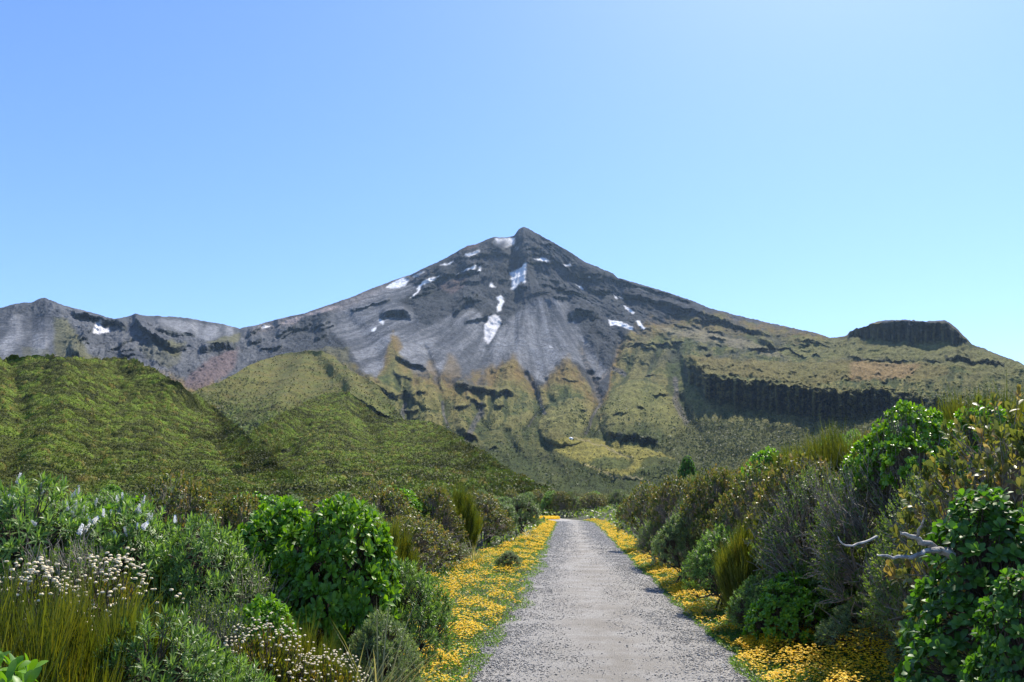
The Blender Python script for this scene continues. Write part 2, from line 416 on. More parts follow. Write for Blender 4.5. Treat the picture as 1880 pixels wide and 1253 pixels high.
def strew(n, poly, hr, wr, seed, slope=(-.25, .25), k=(1.1, 1.6)):
    r = np.random.default_rng(seed); P_ = np.array(poly, float); c_ = 0
    while c_ < n:
        x = r.uniform(P_[:, 0].min(), P_[:, 0].max()); y = r.uniform(P_[:, 1].min(), P_[:, 1].max())
        if not poly_mask(poly, np.array([[x]]), np.array([[y]]))[0, 0]: continue
        w = r.uniform(*wr); s_ = r.uniform(*slope) + (x-961)/450*(.55 if y < 620 else .15)
        bench([(x-w, y-w*s_), (x, y+r.uniform(-2, 2)), (x+w, y+w*s_)], r.uniform(*hr), k=r.uniform(*k), back=r.uniform(5, 14), fade=w*.5, jit=2.5); c_ += 1
# small outcrops broken over the rock
strew(34, [(930, 440), (1000, 440), (1130, 520), (1300, 590), (1180, 600), (1100, 560), (1000, 540), (900, 570), (860, 570), (800, 560), (760, 590), (740, 540), (830, 480)], (2.5, 6), (8, 26), 31)
strew(12, [(440, 612), (560, 585), (620, 600), (600, 650), (450, 660)], (2.5, 6), (8, 22), 32)
strew(10, [(120, 590), (240, 600), (340, 680), (200, 680), (110, 640)], (3, 7), (8, 20), 33)
strew(12, [(1120, 600), (1280, 600), (1420, 640), (1260, 650), (1130, 660)], (2.5, 5), (8, 26), 34)
strew(10, [(1350, 600), (1540, 635), (1800, 660), (1700, 670), (1400, 650)], (2, 4), (8, 26), 35)
strew(12, [(700, 700), (960, 740), (1000, 800), (880, 840), (760, 780)], (3, 6), (6, 18), 36)
strew(7, [(1000, 690), (1230, 690), (1250, 780), (1020, 780)], (2, 5), (6, 20), 37)
strew(9, [(1290, 705), (1640, 725), (1640, 740), (1290, 720)], (4, 9), (10, 26), 38)
rr_ = np.random.default_rng(5)
for i_ in range(26):       # lines of rock running down the cone
    a_ = -1.05 + 2.1*(i_+rr_.uniform(.1, .9))/26; x0_ = 961 + a_*30; y0_ = 425 + rr_.uniform(10, 50)+abs(a_)*30; l_ = rr_.uniform(50, 120)
    Lm.rib([(x0_+a_*60, y0_+30), (x0_+a_*(60+l_)+rr_.normal()*8, y0_+30+l_*.5), (x0_+a_*(60+l_*1.9)+rr_.normal()*14, y0_+30+l_)], (rr_.uniform(3, 6), rr_.uniform(5, 9)), rr_.uniform(.003, .0075)*(1 if i_ % 3 else -1), True)
for i_ in range(22):       # grassy noses running down over the long bluff
    x_ = 1275 + i_*27 + rr_.uniform(-8, 8); y_ = float(np.interp(x_, [1262, 1300, 1420, 1560, 1700, 1860], [668, 690, 707, 722, 735, 752])); k_ = rr_.uniform(.3, 1)
    Lm.rib([(x_+8, y_-10), (x_-2, y_+10), (x_-10-8*k_, y_+14+26*k_)], (4+3*k_, 3), .006+.006*k_, True)
for m in B_: ROCK |= m
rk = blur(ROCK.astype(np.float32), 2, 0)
P0 = Lm.points()
wx, wy, wz = P0[..., 0], P0[..., 1], P0[..., 2]
# radial gullying from the summit + rock roughness, measured on the ground
SUM = at(961, 418, 4200.)
ang = np.arctan2(wx-SUM[0], -(wy-SUM[1])); rad = np.hypot(wx-SUM[0], wy-SUM[1])
UU = np.arctan2(wx, wy)*3000; RR = np.hypot(wx, wy)
fall = np.clip(1-(Y-420)/420, 0, 1)
nz = fbm(UU/300, RR/620, wz/420, oct=6, gain=.6)
rg = fbm(ang*14, rad/900, oct=4, gain=.6, ridged=True)
rg2 = fbm(UU/90, RR/260, wz/160, oct=5, gain=.65, ridged=True)
# smooth scree fans: keep rough ground out
wpx = X + 6*fbm(X*.03, Y*.03, oct=3); wpy = Y + 6*fbm(X*.03+9, Y*.03+4, oct=3)
fans = np.zeros(X.shape, np.float32)
FANS = [[(990, 545), (1040, 555), (1075, 620), (1120, 690), (1095, 700), (1060, 665), (1030, 660), (1000, 705), (965, 690), (940, 655), (905, 680), (865, 700), (890, 650), (930, 590)],
        [(858, 560), (885, 575), (893, 640), (880, 700), (830, 690), (800, 680), (760, 690), (700, 700), (670, 690), (640, 640), (600, 600), (690, 540), (740, 560), (780, 600)],
        [(0, 580), (110, 575), (120, 650), (60, 660), (-150, 690), (-150, 610)],
        [(255, 580), (430, 600), (430, 625), (380, 628), (300, 600)],
        [(620, 560), (700, 530), (780, 520), (740, 550), (700, 560), (660, 590), (590, 600)]]
for f_ in FANS: fans = np.maximum(fans, poly_mask(f_, wpx, wpy))
fans = blur(blur(fans, 4, 0), 4, 1)
rough = 1-.85*blur(blur(fans, 12, 0), 12, 1)
vg = sstep(640, 720, Y)
amp = 66*rough*(1-.30*vg) * np.clip((Y-Lm.yc[None, :])/18+.25, .25, 1)
bot = sstep(915, 860, Y)
disp = (nz*1.0 + .55*rg*(1-.35*vg) + (.45+.25*vg)*rg2)*amp*(.3+.7*bot)
Lm.lr = Lm.lr - disp/np.exp(Lm.lr)*1.0
Lm.lr -= rk*(26*fbm(UU/38, RR/38, wz/24, oct=4, gain=.65) + 8)/np.exp(Lm.lr)
P = Lm.points()
P[..., 2] += (rg2*rough*10 + fbm(UU/22, RR/60, wz/35, oct=3, gain=.7)*rough*8)*np.clip((Y-Lm.yc[None, :])/12+.35, 0, 1)*(1-.4*vg)
# skyline roughness
P[-1, :, 2] += (2.0 + 2.5*sstep(860, 1000, Lm.px)*(1-sstep(1480, 1540, Lm.px)) + 2*sstep(1540, 1570, Lm.px)*(1-sstep(1750, 1790, Lm.px)))*fbm(Lm.px*.16, Lm.px*0, oct=4, gain=.7)
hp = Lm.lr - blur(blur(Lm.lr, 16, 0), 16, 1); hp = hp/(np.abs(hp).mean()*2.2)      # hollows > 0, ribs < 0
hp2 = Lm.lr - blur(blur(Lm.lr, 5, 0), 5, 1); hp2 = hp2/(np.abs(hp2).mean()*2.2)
# ---- ground cover colour, with highlights painted on the rock ribs
def c(*v): return np.array(v, np.float32)
rockd, rock, scree, screel = c(.012, .015, .019), c(.038, .043, .050), c(.090, .096, .108), c(.185, .190, .200)
pink, ochre, olive, green, scrub, dirt = c(.15, .105, .10), c(.185, .125, .040), c(.135, .128, .038), c(.080, .098, .024), c(.038, .052, .014), c(.15, .135, .12)
snow, dsnow = c(.90, .90, .90), c(.50, .47, .46)
n1 = fbm(UU/80, RR/240, wz/160, oct=5)[..., None]; n2 = fbm(UU/240+40, RR/700, wz/400, oct=4)[..., None]; n3 = fbm(UU/16, RR/60, wz/30, oct=3, gain=.7)[..., None]
streak = (fbm(ang*34 + .5*n2[..., 0], rad/700, oct=5, gain=.6)*sstep(520, 700, X) + fbm(UU/50, RR/600, oct=4)*sstep(700, 520, X))[..., None]
def mix(a, b, t): return a + (b-a)*t
col = mix(rock*1.15, rockd, sstep(-.25, .3, n1+.6*n3-.45*rg2[..., None])) + np.zeros(X.shape+(3,), np.float32)
col = mix(col, rock*1.9, sstep(.3, 1.5, -hp2)[..., None]*.6)  # ridge highlights put into the rock colour along the ribs
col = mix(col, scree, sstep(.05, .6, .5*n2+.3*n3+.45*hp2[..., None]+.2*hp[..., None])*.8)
fm = fans[..., None]
col = mix(col, mix(scree*.85, screel*1.1, sstep(-.3, .4, streak*1.1+.5*n2)), fm)
left = sstep(600, 430, X)[..., None]
col = mix(col, mix(scree, screel, sstep(-.3, .4, n1)), left*(1-fm)*.6)
rim = sstep(20, 4, (Y-Lm.yc[None, :]))[..., None]*sstep(700, 520, X)[..., None]*sstep(380, 440, X)[..., None]
rim2 = sstep(26, 8, (Y-Lm.yc[None, :]))[..., None]*sstep(860, 700, X)[..., None]*sstep(430, 500, X)[..., None]
col = mix(col, c(.19, .165, .155), rim2*sstep(-.4, .2, n2)*.8)
HFX = 2.2*fbm(X*.35, Y*.35, oct=2); HFY = 1.6*fbm(X*.35+50, Y*.35, oct=2)
def patch(pts, cc, soft=2, k=1.0, wob=1.0, cond=None):
    global col
    xx = X + wob*(wpx-X) + HFX; yy = Y + wob*(wpy-Y) + HFY
    m = poly_mask(pts, xx, yy).astype(np.float32)
    if soft: m = blur(blur(m, soft, 0), soft, 1)
    m = m[..., None]*k
    if cond is not None: m = m*cond
    col = mix(col, cc, m)
# vegetation limit
VL = [(-200, 700), (100, 690), (330, 700), (350, 716), (440, 700), (560, 665), (620, 665), (660, 690), (690, 692), (706, 660), (722, 612), (735, 650), (760, 690), (800, 702), (838, 712), (862, 705), (900, 690),
      (925, 668), (942, 660), (962, 684), (984, 712), (1000, 705), (1020, 680), (1042, 664), (1062, 684), (1090, 728), (1104, 740), (1116, 712), (1124, 675), (1136, 640), (1160, 612), (1190, 600), (1230, 590), (1290, 588),
      (1350, 592), (1420, 606), (1500, 616), (1560, 600), (1800, 600), (2060, 680)]
vy = curve(VL, Lm.px)[None, :] + 20*fbm(X*.05, Y*.03, oct=4) + 42*streak[..., 0]*sstep(1180, 1080, X) + 10*n3[..., 0]
veg = sstep(-.30, .30, (Y - vy)/46 + .45*streak[..., 0] + .35*n3[..., 0] + .3*n1[..., 0])[..., None]
gy = sstep(-10, 52, Y-vy)[..., None]
gc = mix(ochre, olive, np.clip(gy+.6*n2, 0, 1)); gc = mix(gc, green, np.clip(sstep(.0, .55, n1+.5*n2-.15+gy*.3), 0, 1))
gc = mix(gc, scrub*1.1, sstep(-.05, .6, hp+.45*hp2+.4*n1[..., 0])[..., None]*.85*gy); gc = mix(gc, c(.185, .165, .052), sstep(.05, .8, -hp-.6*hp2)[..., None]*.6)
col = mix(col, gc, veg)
rr = sstep(1130, 1230, X)[..., None]*sstep(720, 640, Y)[..., None]
col = mix(col, mix(rock, gc, sstep(-.35, .25, n1+.3*n3)), rr*.6*veg)
low = sstep(760, 860, Y)[..., None]
col = mix(col, mix(scrub, green, .55*sstep(-.2, .5, n1)), np.clip(low*.9+.35*n2, 0, 1)*veg)
patch([(1240, 770), (1500, 790), (1700, 760), (1900, 750), (1900, 915), (1240, 915), (1180, 850)], mix(scrub, olive, .35+.3*np.clip(n1, -1, 1)), 6, .85)
patch([(1255, 655), (1400, 668), (1500, 670), (1600, 662), (1740, 672), (1740, 690), (1680, 705), (1600, 690), (1500, 712), (1420, 700), (1300, 688)], mix(olive, ochre, .35+.5*np.clip(n2, -.5, .8)), 3, .85)
patch([(1560, 668), (1690, 672), (1660, 700), (1560, 702)], c(.24, .16, .07), 4, .8)
patch([(1530, 622), (1780, 640), (1880, 672), (1880, 700), (1700, 668), (1400, 655)], mix(c(.15, .15, .055), olive, .4), 3, .75)
for pp in ([(1200, 606), (1290, 600), (1300, 612), (1380, 630), (1440, 655), (1425, 662), (1350, 640), (1260, 622)],): patch(pp, c(.22, .19, .12), 2, .6)
patch([(1110, 760), (1125, 720), (1160, 700), (1205, 705), (1240, 740), (1262, 790), (1230, 808), (1180, 770), (1130, 790)], c(.165, .165, .048), 5, .6)
patch([(985, 780), (1020, 750), (1052, 738), (1070, 750), (1085, 790), (1040, 800)], c(.17, .165, .05), 4, .6)
patch([(1120, 785), (1200, 780), (1225, 815), (1180, 822), (1120, 800)], scrub*1.2, 5, .6)
# tussock meadow with its worn track
patch([(1010, 812), (1045, 806), (1100, 810), (1165, 822), (1235, 842), (1240, 850), (1190, 862), (1150, 880), (1100, 872), (1060, 850), (1020, 832)], c(.22, .195, .042), 2, .9)
patch([(1080, 852), (1110, 842), (1165, 846), (1150, 868), (1100, 868)], mix(scrub, green, .5), 2, .9)
patch([(1170, 868), (1185, 848), (1225, 842), (1250, 852), (1240, 880), (1180, 885)], mix(scrub, green, .3), 2, .9)
for tr in ([(1052, 808), (1080, 814), (1110, 822), (1125, 832), (1140, 838), (1165, 842)], [(1075, 856), (1100, 868), (1140, 884), (1180, 878)]):
    d, s = line_dist(tr, wpx, wpy); col = mix(col, c(.27, .23, .12), (sstep(2.4, .8, d)*.7)[..., None])
# streams of pale rubble
for tr, w in (([(842, 740), (838, 770), (812, 745)], 0), ([(745, 745), (738, 770), (746, 782)], 5), ([(812, 742), (815, 770), (822, 790)], 3), ([(882, 745), (884, 762), (868, 785), (858, 812)], 6),
              ([(985, 765), (970, 785)], 1.6), ([(1100, 700), (1125, 680), (1150, 690)], 5), ([(1105, 740), (1085, 770), (1075, 800)], 3), ([(965, 690), (985, 720), (1000, 760)], 4), ([(1065, 640), (1085, 690), (1100, 730)], 6), ([(1240, 700), (1240, 740), (1262, 780)], 6)):
    if w:
        d, s = line_dist(tr, wpx, wpy); col = mix(col, mix(dirt, rock, sstep(-.2, .3, n3)), (sstep(w*1.2, w*.5, d)*.8)[..., None])
# left range: olive rib, reddish wash
patch([(100, 585), (122, 588), (160, 650), (200, 672), (100, 672), (98, 630)], olive, 4, .6)
patch([(40, 640), (90, 640), (90, 670), (40, 670)], olive, 3, .3)
patch([(395, 655), (440, 640), (430, 680), (372, 722), (335, 712), (352, 690)], pink, 4, .75)
patch([(290, 625), (345, 632), (330, 640), (330, 665), (300, 650)], olive, 3, .6)
patch([(375, 632), (440, 612), (440, 630), (400, 636)], olive, 2, .6)
patch([(255, 640), (290, 620), (330, 668), (310, 680), (270, 660)], mix(olive, scree, .4), 3, .5)
patch([(800, 525), (850, 508), (862, 512), (850, 530), (830, 545)], pink*.8, 3, .7)
patch([(855, 450), (880, 447), (880, 456), (850, 462)], pink, 2, .7)
# pockets of tussock above the limit
patch([(640, 640), (600, 640), (560, 650), (520, 660), (560, 700), (640, 700)], mix(olive, dirt, .3), 4, .6)
patch([(715, 615), (730, 618), (742, 640), (730, 650), (718, 640)], ochre, 2, .8)
for (a_, b_, h_, w_) in ((942, 648, 52, 26), (1040, 655, 50, 30), (830, 650, 46, 24), (905, 668, 34, 18), (790, 660, 30, 20)):
    patch([(a_-w_, b_+h_), (a_-3, b_), (a_+6, b_+4), (a_+w_*.8, b_+h_)], ochre*1.05, 4, .5, 1.3)
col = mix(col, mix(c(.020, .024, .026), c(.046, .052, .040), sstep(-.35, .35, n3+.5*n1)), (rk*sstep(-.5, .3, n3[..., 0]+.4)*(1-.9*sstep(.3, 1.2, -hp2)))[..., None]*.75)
# snow lying in the hollows
SNOW = [[(908, 440), (925, 441), (935, 438), (944, 438), (945, 450), (938, 452), (930, 456), (918, 450)], [(966, 483), (964, 522), (956, 518), (952, 524), (945, 533), (938, 534), (940, 520), (936, 514), (940, 512), (935, 500), (948, 498), (955, 492)],
        [(921, 546), (925, 556), (919, 572), (913, 575), (912, 568), (917, 556), (911, 550)], [(897, 582), (910, 580), (921, 590), (915, 605), (905, 622), (897, 635), (890, 628), (889, 600)],
        [(712, 524), (740, 511), (751, 516), (744, 526), (728, 531), (708, 529)], [(807, 508), (790, 512), (775, 518), (765, 532), (768, 536), (755, 548), (748, 552), (764, 544), (770, 535), (775, 526), (797, 516)],
        [(838, 505), (855, 495), (875, 489), (872, 495), (855, 497), (840, 503)], [(880, 491), (883, 492), (881, 500), (876, 503), (879, 497)], [(850, 470), (862, 466), (880, 461), (881, 464), (868, 470), (860, 472)],
        [(806, 489), (820, 486), (832, 481), (830, 485), (812, 490)], [(696, 586), (704, 590), (704, 597), (697, 593)], [(682, 606), (692, 601), (690, 608), (683, 610)], [(900, 518), (905, 526), (911, 530), (900, 531)], [(945, 457), (953, 457), (948, 459)],
        [(980, 478), (995, 474), (1010, 480), (1004, 483), (990, 480)], [(1034, 488), (1048, 488), (1048, 491), (1036, 490)], [(1058, 525), (1070, 530), (1070, 533), (1060, 529)], [(1080, 508), (1084, 512), (1080, 511)],
        [(1117, 590), (1135, 592), (1162, 604), (1160, 608), (1140, 602), (1120, 600)], [(1168, 591), (1175, 593), (1180, 601), (1187, 606), (1180, 607), (1170, 598)], [(1144, 561), (1155, 568), (1165, 577), (1163, 579), (1150, 570)],
        [(1127, 544), (1134, 549), (1131, 551)], [(1136, 545), (1145, 549), (1140, 550)], [(177, 593), (186, 592), (186, 600), (204, 611), (190, 617), (172, 617), (171, 610)], [(1008, 636), (1016, 638), (1010, 639)],
        [(480, 603), (497, 600), (494, 604), (484, 606)], [(758, 506), (782, 498), (780, 502), (760, 511)]]
for i, s_ in enumerate(SNOW):
    patch(s_, snow if i not in (3, 23) else mix(snow, dsnow, .55+.3*n3), 1, 1.0 if i != 26 else .4, .22 if i else .3)
for s_ in ([(515, 596), (540, 585), (560, 583), (545, 594), (520, 600)], [(560, 580), (600, 566), (625, 562), (600, 574), (565, 584)]): patch(s_, c(.33, .28, .27), 2, .8, .5)
MT_MAT = terrain_mat('volcano_ground', 0.045, 0.17, 16.0, .6, 1.4, stretch=.5)
P_VOL = P
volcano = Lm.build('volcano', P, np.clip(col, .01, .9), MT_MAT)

# ================================================================== SCRUB-COVERED HILLS
LEAFY = []          # ground points where scrub foliage is scattered
def hill(name, x0, x1, dx, rows, crest, bottom, dist, lump, height, palette, blurn=(10, 16), ribs=(), benches=(), mounds=(), veg_fn=None, rough=4.0, scat=0, qs=.3):
    L = Layer(x0, x1, dx, rows, crest, bottom); L.distances(dist, blurn)
    for r_ in ribs: L.rib(*r_)
    for m_ in mounds: L.mound(*m_)
    rm = np.zeros(L.X.shape, bool)
    for b_ in benches: rm |= L.bench(b_[0], b_[1], **b_[2])
    P = L.points(); x, y, z = P[..., 0], P[..., 1], P[..., 2]
    L.lr -= rough*fbm(x/(rough*12), y/(rough*12), oct=4)/np.exp(L.lr)*np.clip((L.Y-L.yc)/10, .1, 1)*3
    P = L.points(); x, y, z = P[..., 0], P[..., 1], P[..., 2]
    q = fbm(x/14, y/14, oct=3); sx = x/lump + .35*q; sy = y/lump + .35*fbm(x/14+7, y/14, oct=2)
    d, cv = worley(sx, sy); d2, cv2 = worley(sx*2.3+9, sy*2.3)
    bare = np.zeros(x.shape) if veg_fn is None else veg_fn(L, x, y, z)
    dome = np.sqrt(np.clip(1-(d/.75)**2, 0, 1))*(.45+.75*cv) + .45*np.sqrt(np.clip(1-(d2/.75)**2, 0, 1))*(.4+.6*cv2)
    h = dome*height*1.35*(1-bare)*np.clip((np.hypot(x, y)-70)/60, .25, 1)
    P[..., 2] += h - height*.3*np.clip((L.v[:, None]-.9)*10, 0, 1)
    dL, cL = worley(sx/3.4+3, sy/3.4)
    big = fbm(x/(lump*9), y/(lump*9), oct=3); mid = fbm(x/(lump*2.5)+4, y/(lump*2.5), oct=3)
    t = np.clip(.42+.6*(cv-.5)+.7*mid+.75*big+.35*(dome-.5)+.7*(cL-.5)*(1-sstep(.3, .6, dL)), 0, 1)[..., None]  # shade between crowns put into the colour: gaps darker, tops lighter
    pal = [np.array(p_, np.float32) for p_ in palette]
    cc = np.where(t < .5, pal[0]+(pal[1]-pal[0])*t*2, pal[1]+(pal[2]-pal[1])*(t*2-1))
    ob = sstep(.74, .93, cv2*.6+.4*cv+.25*big)[..., None]
    cc = mix(cc, pal[3], ob*.8)
    gcol = mix(pal[4], pal[5], sstep(-.3, .4, fbm(x/30, y/30, oct=4)))[...] if False else mix(pal[4], pal[5], sstep(-.3, .4, fbm(x/30, y/30, oct=4))[..., None])
    cc = mix(cc, gcol, bare[..., None])
    cc = mix(cc, np.array([.035, .035, .03], np.float32), blur(rm.astype(np.float32), 1, 0)[..., None]*.7)
    o = L.build(name, P, cc, HILL_MAT, back=((.04, -.06), (.12, -.3), (.3, -1.0)))
    if scat:
        # scatter weight ~ ground area seen; keep away from bare ground
        A = P[1:-1, 1:-1]; w = (1-bare[1:-1, 1:-1])*np.clip(dome[1:-1, 1:-1], .05, 1)**1.5; w = w.ravel()/w.sum()
        k = RNG.choice(len(w), scat, p=w)
        LEAFY.append((A.reshape(-1, 3)[k], cc[1:-1, 1:-1].reshape(-1, 3)[k], qs, .62 if veg_fn is None else .8))
    return o, L, P
HILL_MAT = terrain_mat('hill_scrub_ground', 0.5, 1.8, .7, .65, 1.4)
SCR = [(.026, .033, .009), (.064, .074, .016), (.106, .152, .020), (.135, .100, .028), (.15, .12, .045), (.19, .16, .07)]
SCR2 = [(.030, .038, .013), (.056, .074, .018), (.095, .135, .026), (.11, .10, .030), (.15, .125, .04), (.12, .12, .042)]
# grassy spur in front of the volcano's left flank
def spur_bare(L, x, y, z):
    b = 1 - sstep(700, 800, L.Y + 25*fbm(x/60, y/60, oct=3))
    b = np.maximum(b*.9, .0)
    return np.clip(b*(.75+.5*fbm(x/25, y/25, oct=3)), 0, 1)
hill('grassy_spur', 300, 760, 1.2, 300, [(300, 760), (340, 727), (372, 712), (400, 703), (430, 688), (455, 672), (480, 662), (520, 650), (560, 645), (590, 645), (612, 653), (630, 672), (660, 690), (690, 705), (715, 735), (735, 765), (760, 800)], 900,
     [(300, [(900, 620), (760, 1000), (720, 1150)]), (500, [(900, 600), (780, 900), (700, 1200), (650, 1500)]), (620, [(900, 600), (780, 900), (720, 1100), (650, 1400)]), (760, [(900, 600), (800, 950), (760, 1050)])],
     5.0, 3.0, SCR2, ribs=[([(590, 645), (640, 700), (690, 770)], 14, .03), ([(560, 650), (520, 720), (480, 800)], 20, .03), ([(520, 690), (430, 740), (380, 800)], 24, -.03), ([(600, 690), (540, 760)], 14, -.02)],
     benches=[([(632, 725), (660, 735), (700, 760), (740, 790)], 22, dict(k=1.3, back=14, jit=4))], veg_fn=spur_bare, rough=7, scat=16000, qs=.8)
hill('far_hill', -170, 560, 1.2, 420, [(-170, 690), (-60, 668), (0, 662), (20, 658), (60, 655), (100, 657), (150, 662), (190, 662), (228, 660), (250, 664), (285, 683), (330, 708), (360, 728), (400, 758), (440, 792), (470, 818), (498, 846), (520, 872), (560, 905)], 946,
     [(-170, [(946, 78), (925, 95), (900, 120), (780, 210), (665, 340)]), (200, [(946, 78), (925, 95), (900, 125), (780, 230), (660, 380)]), (400, [(946, 78), (925, 95), (900, 130), (820, 240), (758, 340)]), (560, [(946, 78), (925, 95), (905, 140)])],
     2.8, 1.0, SCR, ribs=[([(330, 708), (300, 800), (280, 900)], 40, .05), ([(120, 657), (110, 780), (60, 900)], 34, .06), ([(20, 680), (40, 780), (20, 900)], 20, -.05), ([(380, 800), (370, 850), (370, 900)], 22, .03), ([(300, 780), (330, 830), (330, 900)], 18, -.03), ([(220, 700), (190, 800), (170, 900)], 30, -.05)], rough=4.5, scat=130000, qs=.22)
hill('scrub_ridge', 400, 1010, 1.2, 400, [(400, 880), (440, 828), (460, 800), (480, 785), (520, 760), (560, 742), (600, 724), (640, 722), (665, 742), (690, 764), (720, 772), (760, 775), (790, 777), (820, 792), (850, 811), (880, 832), (905, 848), (930, 868), (950, 888), (975, 905), (1010, 915)], 946,
     [(400, [(946, 78), (925, 95), (900, 180), (860, 330)]), (600, [(946, 78), (925, 95), (900, 150), (820, 330), (722, 620)]), (800, [(946, 78), (925, 95), (900, 150), (830, 320), (777, 520)]), (950, [(946, 78), (925, 95), (900, 150), (880, 220)]), (1010, [(946, 78), (925, 95), (915, 130)])],
     3.4, 1.25, SCR, ribs=[([(640, 722), (620, 800), (560, 880)], 30, .06), ([(800, 780), (780, 850), (740, 900)], 34, .05), ([(530, 845), (490, 865), (465, 910)], 26, -.12), ([(650, 745), (690, 830), (700, 900)], 18, -.05), ([(860, 820), (850, 870), (830, 910)], 16, -.05), ([(560, 790), (530, 830), (500, 850)], 14, -.05)],
     benches=[([(484, 828), (510, 834), (535, 830)], 7, dict(k=.8, back=10, jit=3))], rough=5, scat=120000, qs=.30)

# scrub leaves and twigs over the hills: one uncountable cover
def quads(P, N, S, rng, up=.3):
    """small leafy flakes of any orientation at P, size S"""
    n = len(P)
    a = rng.normal(size=(n, 3)); a /= np.linalg.norm(a, axis=1, keepdims=True)
    b = np.cross(a, rng.normal(size=(n, 3)) + np.array([0, 0, up])); b /= np.linalg.norm(b, axis=1, keepdims=True)+1e-9
    s = S[:, None]
    V = np.stack([P-a*s*.5, P+b*s*.35, P+a*s*.5, P-b*s*.35], 1).reshape(-1, 3)
    return V, np.arange(4*n, dtype=np.int32).reshape(n, 4)
m_, nt_, N_, L_ = new_mat('hill_scrub_leaf')
vc_ = N_.new('ShaderNodeVertexColor'); vc_.layer_name = 'cover'
p_ = N_.new('ShaderNodeBsdfPrincipled'); p_.inputs['Roughness'].default_value = .6; p_.inputs['Specular IOR Level'].default_value = .25
t_ = N_.new('ShaderNodeBsdfTranslucent'); mx_ = N_.new('ShaderNodeMixShader'); mx_.inputs[0].default_value = .3
L_.new(vc_.outputs[0], p_.inputs['Base Color']); L_.new(vc_.outputs[0], t_.inputs['Color'])
L_.new(p_.outputs[0], mx_.inputs[1]); L_.new(t_.outputs[0], mx_.inputs[2])
o_ = N_.new('ShaderNodeOutputMaterial'); L_.new(mx_.outputs[0], o_.inputs[0]); SCRUB_LEAF = m_
wv = (veg[..., 0]*sstep(700, 790, Y + 30*n2[..., 0])*(1-sstep(890, 915, Y))*np.clip(.25+n1[..., 0]*1.5+.6*sstep(1200, 1300, X), .03, 1))
md = poly_mask([(1010, 812), (1100, 806), (1235, 842), (1190, 862), (1150, 880), (1060, 850)], wpx, wpy)
wv[md] *= .1; wv = wv.ravel()/wv.sum()
k_ = RNG.choice(len(wv), 60000, p=wv)
pk = P_VOL.reshape(-1, 3)[k_]; dk = RNG.uniform(0, 1, (len(k_), 1))
LEAFY.append((pk, (np.array([[.040, .052, .020]])*(1-dk) + np.array([[.10, .11, .04]])*dk).astype(np.float32), .9, .8))
VV, FF, CC, off = [], [], [], 0
for (pp, cc, qs, klo) in LEAFY:
    dist = np.hypot(pp[:, 0], pp[:, 1]); S = qs*RNG.uniform(.5, 1.5, len(pp))*(1+dist/500)
    pq = pp + RNG.normal(size=pp.shape)*np.array([.3, .3, .18])*qs/.26; pq[:, 2] += S*.25
    V, Q = quads(pq, None, S, RNG)
    VV.append(V); FF.append(Q+off); off += len(V)
    k = RNG.uniform(klo, 2.05-klo, (len(pp), 1)); CC.append(np.repeat(cc*k*np.array([1, 1, .9]), 4, 0))
sc_o = obj('hill_scrub', mk_mesh('hill_scrub', np.concatenate(VV), [np.concatenate(FF)], col=np.clip(np.concatenate(CC), 0, .5)), SCRUB_LEAF)
tag(sc_o, 'low dense green and brown scrub covering the hills behind the path', 'scrub', kind='stuff')

# ------------------------------------------------------------------ the air between here and the summit
def haze():
    bm = bmesh.new(); bmesh.ops.create_cube(bm, size=1.0)
    me = bpy.data.meshes.new('haze'); bm.to_mesh(me); bm.free()
    o = obj('haze', me); o.scale = (12000, 12000, 1700); o.location = (0, 1500, 1700/2 - 5)
    m = bpy.data.materials.new('haze_air'); m.use_nodes = True; N = m.node_tree.nodes; L = m.node_tree.links; N.clear()
    v = N.new('ShaderNodeVolumePrincipled'); v.inputs['Color'].default_value = (.50, .74, 1, 1); v.inputs['Density'].default_value = HAZE
    v.inputs['Anisotropy'].default_value = .2
    out = N.new('ShaderNodeOutputMaterial'); L.new(v.outputs[0], out.inputs['Volume']); me.materials.append(m)
    tag(o, 'thin blue haze in the air towards the volcano', 'haze', kind='stuff')
HAZE = 2.4e-5
haze()

# ================================================================== NEAR GROUND AND PATH
def path_mid(y):
    y = np.asarray(y, float)
    return .37 + .072*y - np.clip(y-52, 0, None)**1.6*.045
def path_half(y): return 1.27 + .03*np.sin(np.asarray(y)*.9) + .05*(1-np.clip((np.asarray(y)-6)/8, 0, 1))
def ground_z(x, y):
    x = np.asarray(x, float); y = np.asarray(y, float)
    m = path_mid(np.clip(y, -10, 62)); d = x - m
    r = np.clip(d - 2.0, 0, 6); l = np.clip(-d - 2.6, 0, 8)
    fade = 1 - np.clip((y-30)/40, 0, 1)*.5
    z = (.40*r - .022*r*r + .07*l)*fade
    return z + .03*perlin(x*.8, y*.8)*np.clip((np.abs(d)-1.3)*2, 0, 1)
gx = np.concatenate([-np.geomspace(9000, 12, 30), np.linspace(-11.8, 11.8, 119), np.geomspace(12, 9000, 30)])
gy = np.concatenate([-np.geomspace(400, 4, 12), np.linspace(-3.8, 70, 300), np.geomspace(70.5, 9000, 34)])
GX, GY = np.meshgrid(gx, gy)
GZ = ground_z(GX, GY); hh_ = sstep(60, 110, np.hypot(GX, GY)); GZ = GZ*(1-hh_) - .1*hh_
idx = np.arange(GX.size, dtype=np.int32).reshape(GX.shape)
Q = np.stack([idx[:-1, :-1], idx[:-1, 1:], idx[1:, 1:], idx[1:, :-1]], -1).reshape(-1, 4)
GM = plain_mat('soil_and_litter', (.030, .026, .014), (.050, .062, .018), 6, .95, .5)
g = obj('ground', mk_mesh('ground', np.stack([GX, GY, GZ], -1).reshape(-1, 3), [Q], smooth=True), GM); g['kind'] = 'structure'
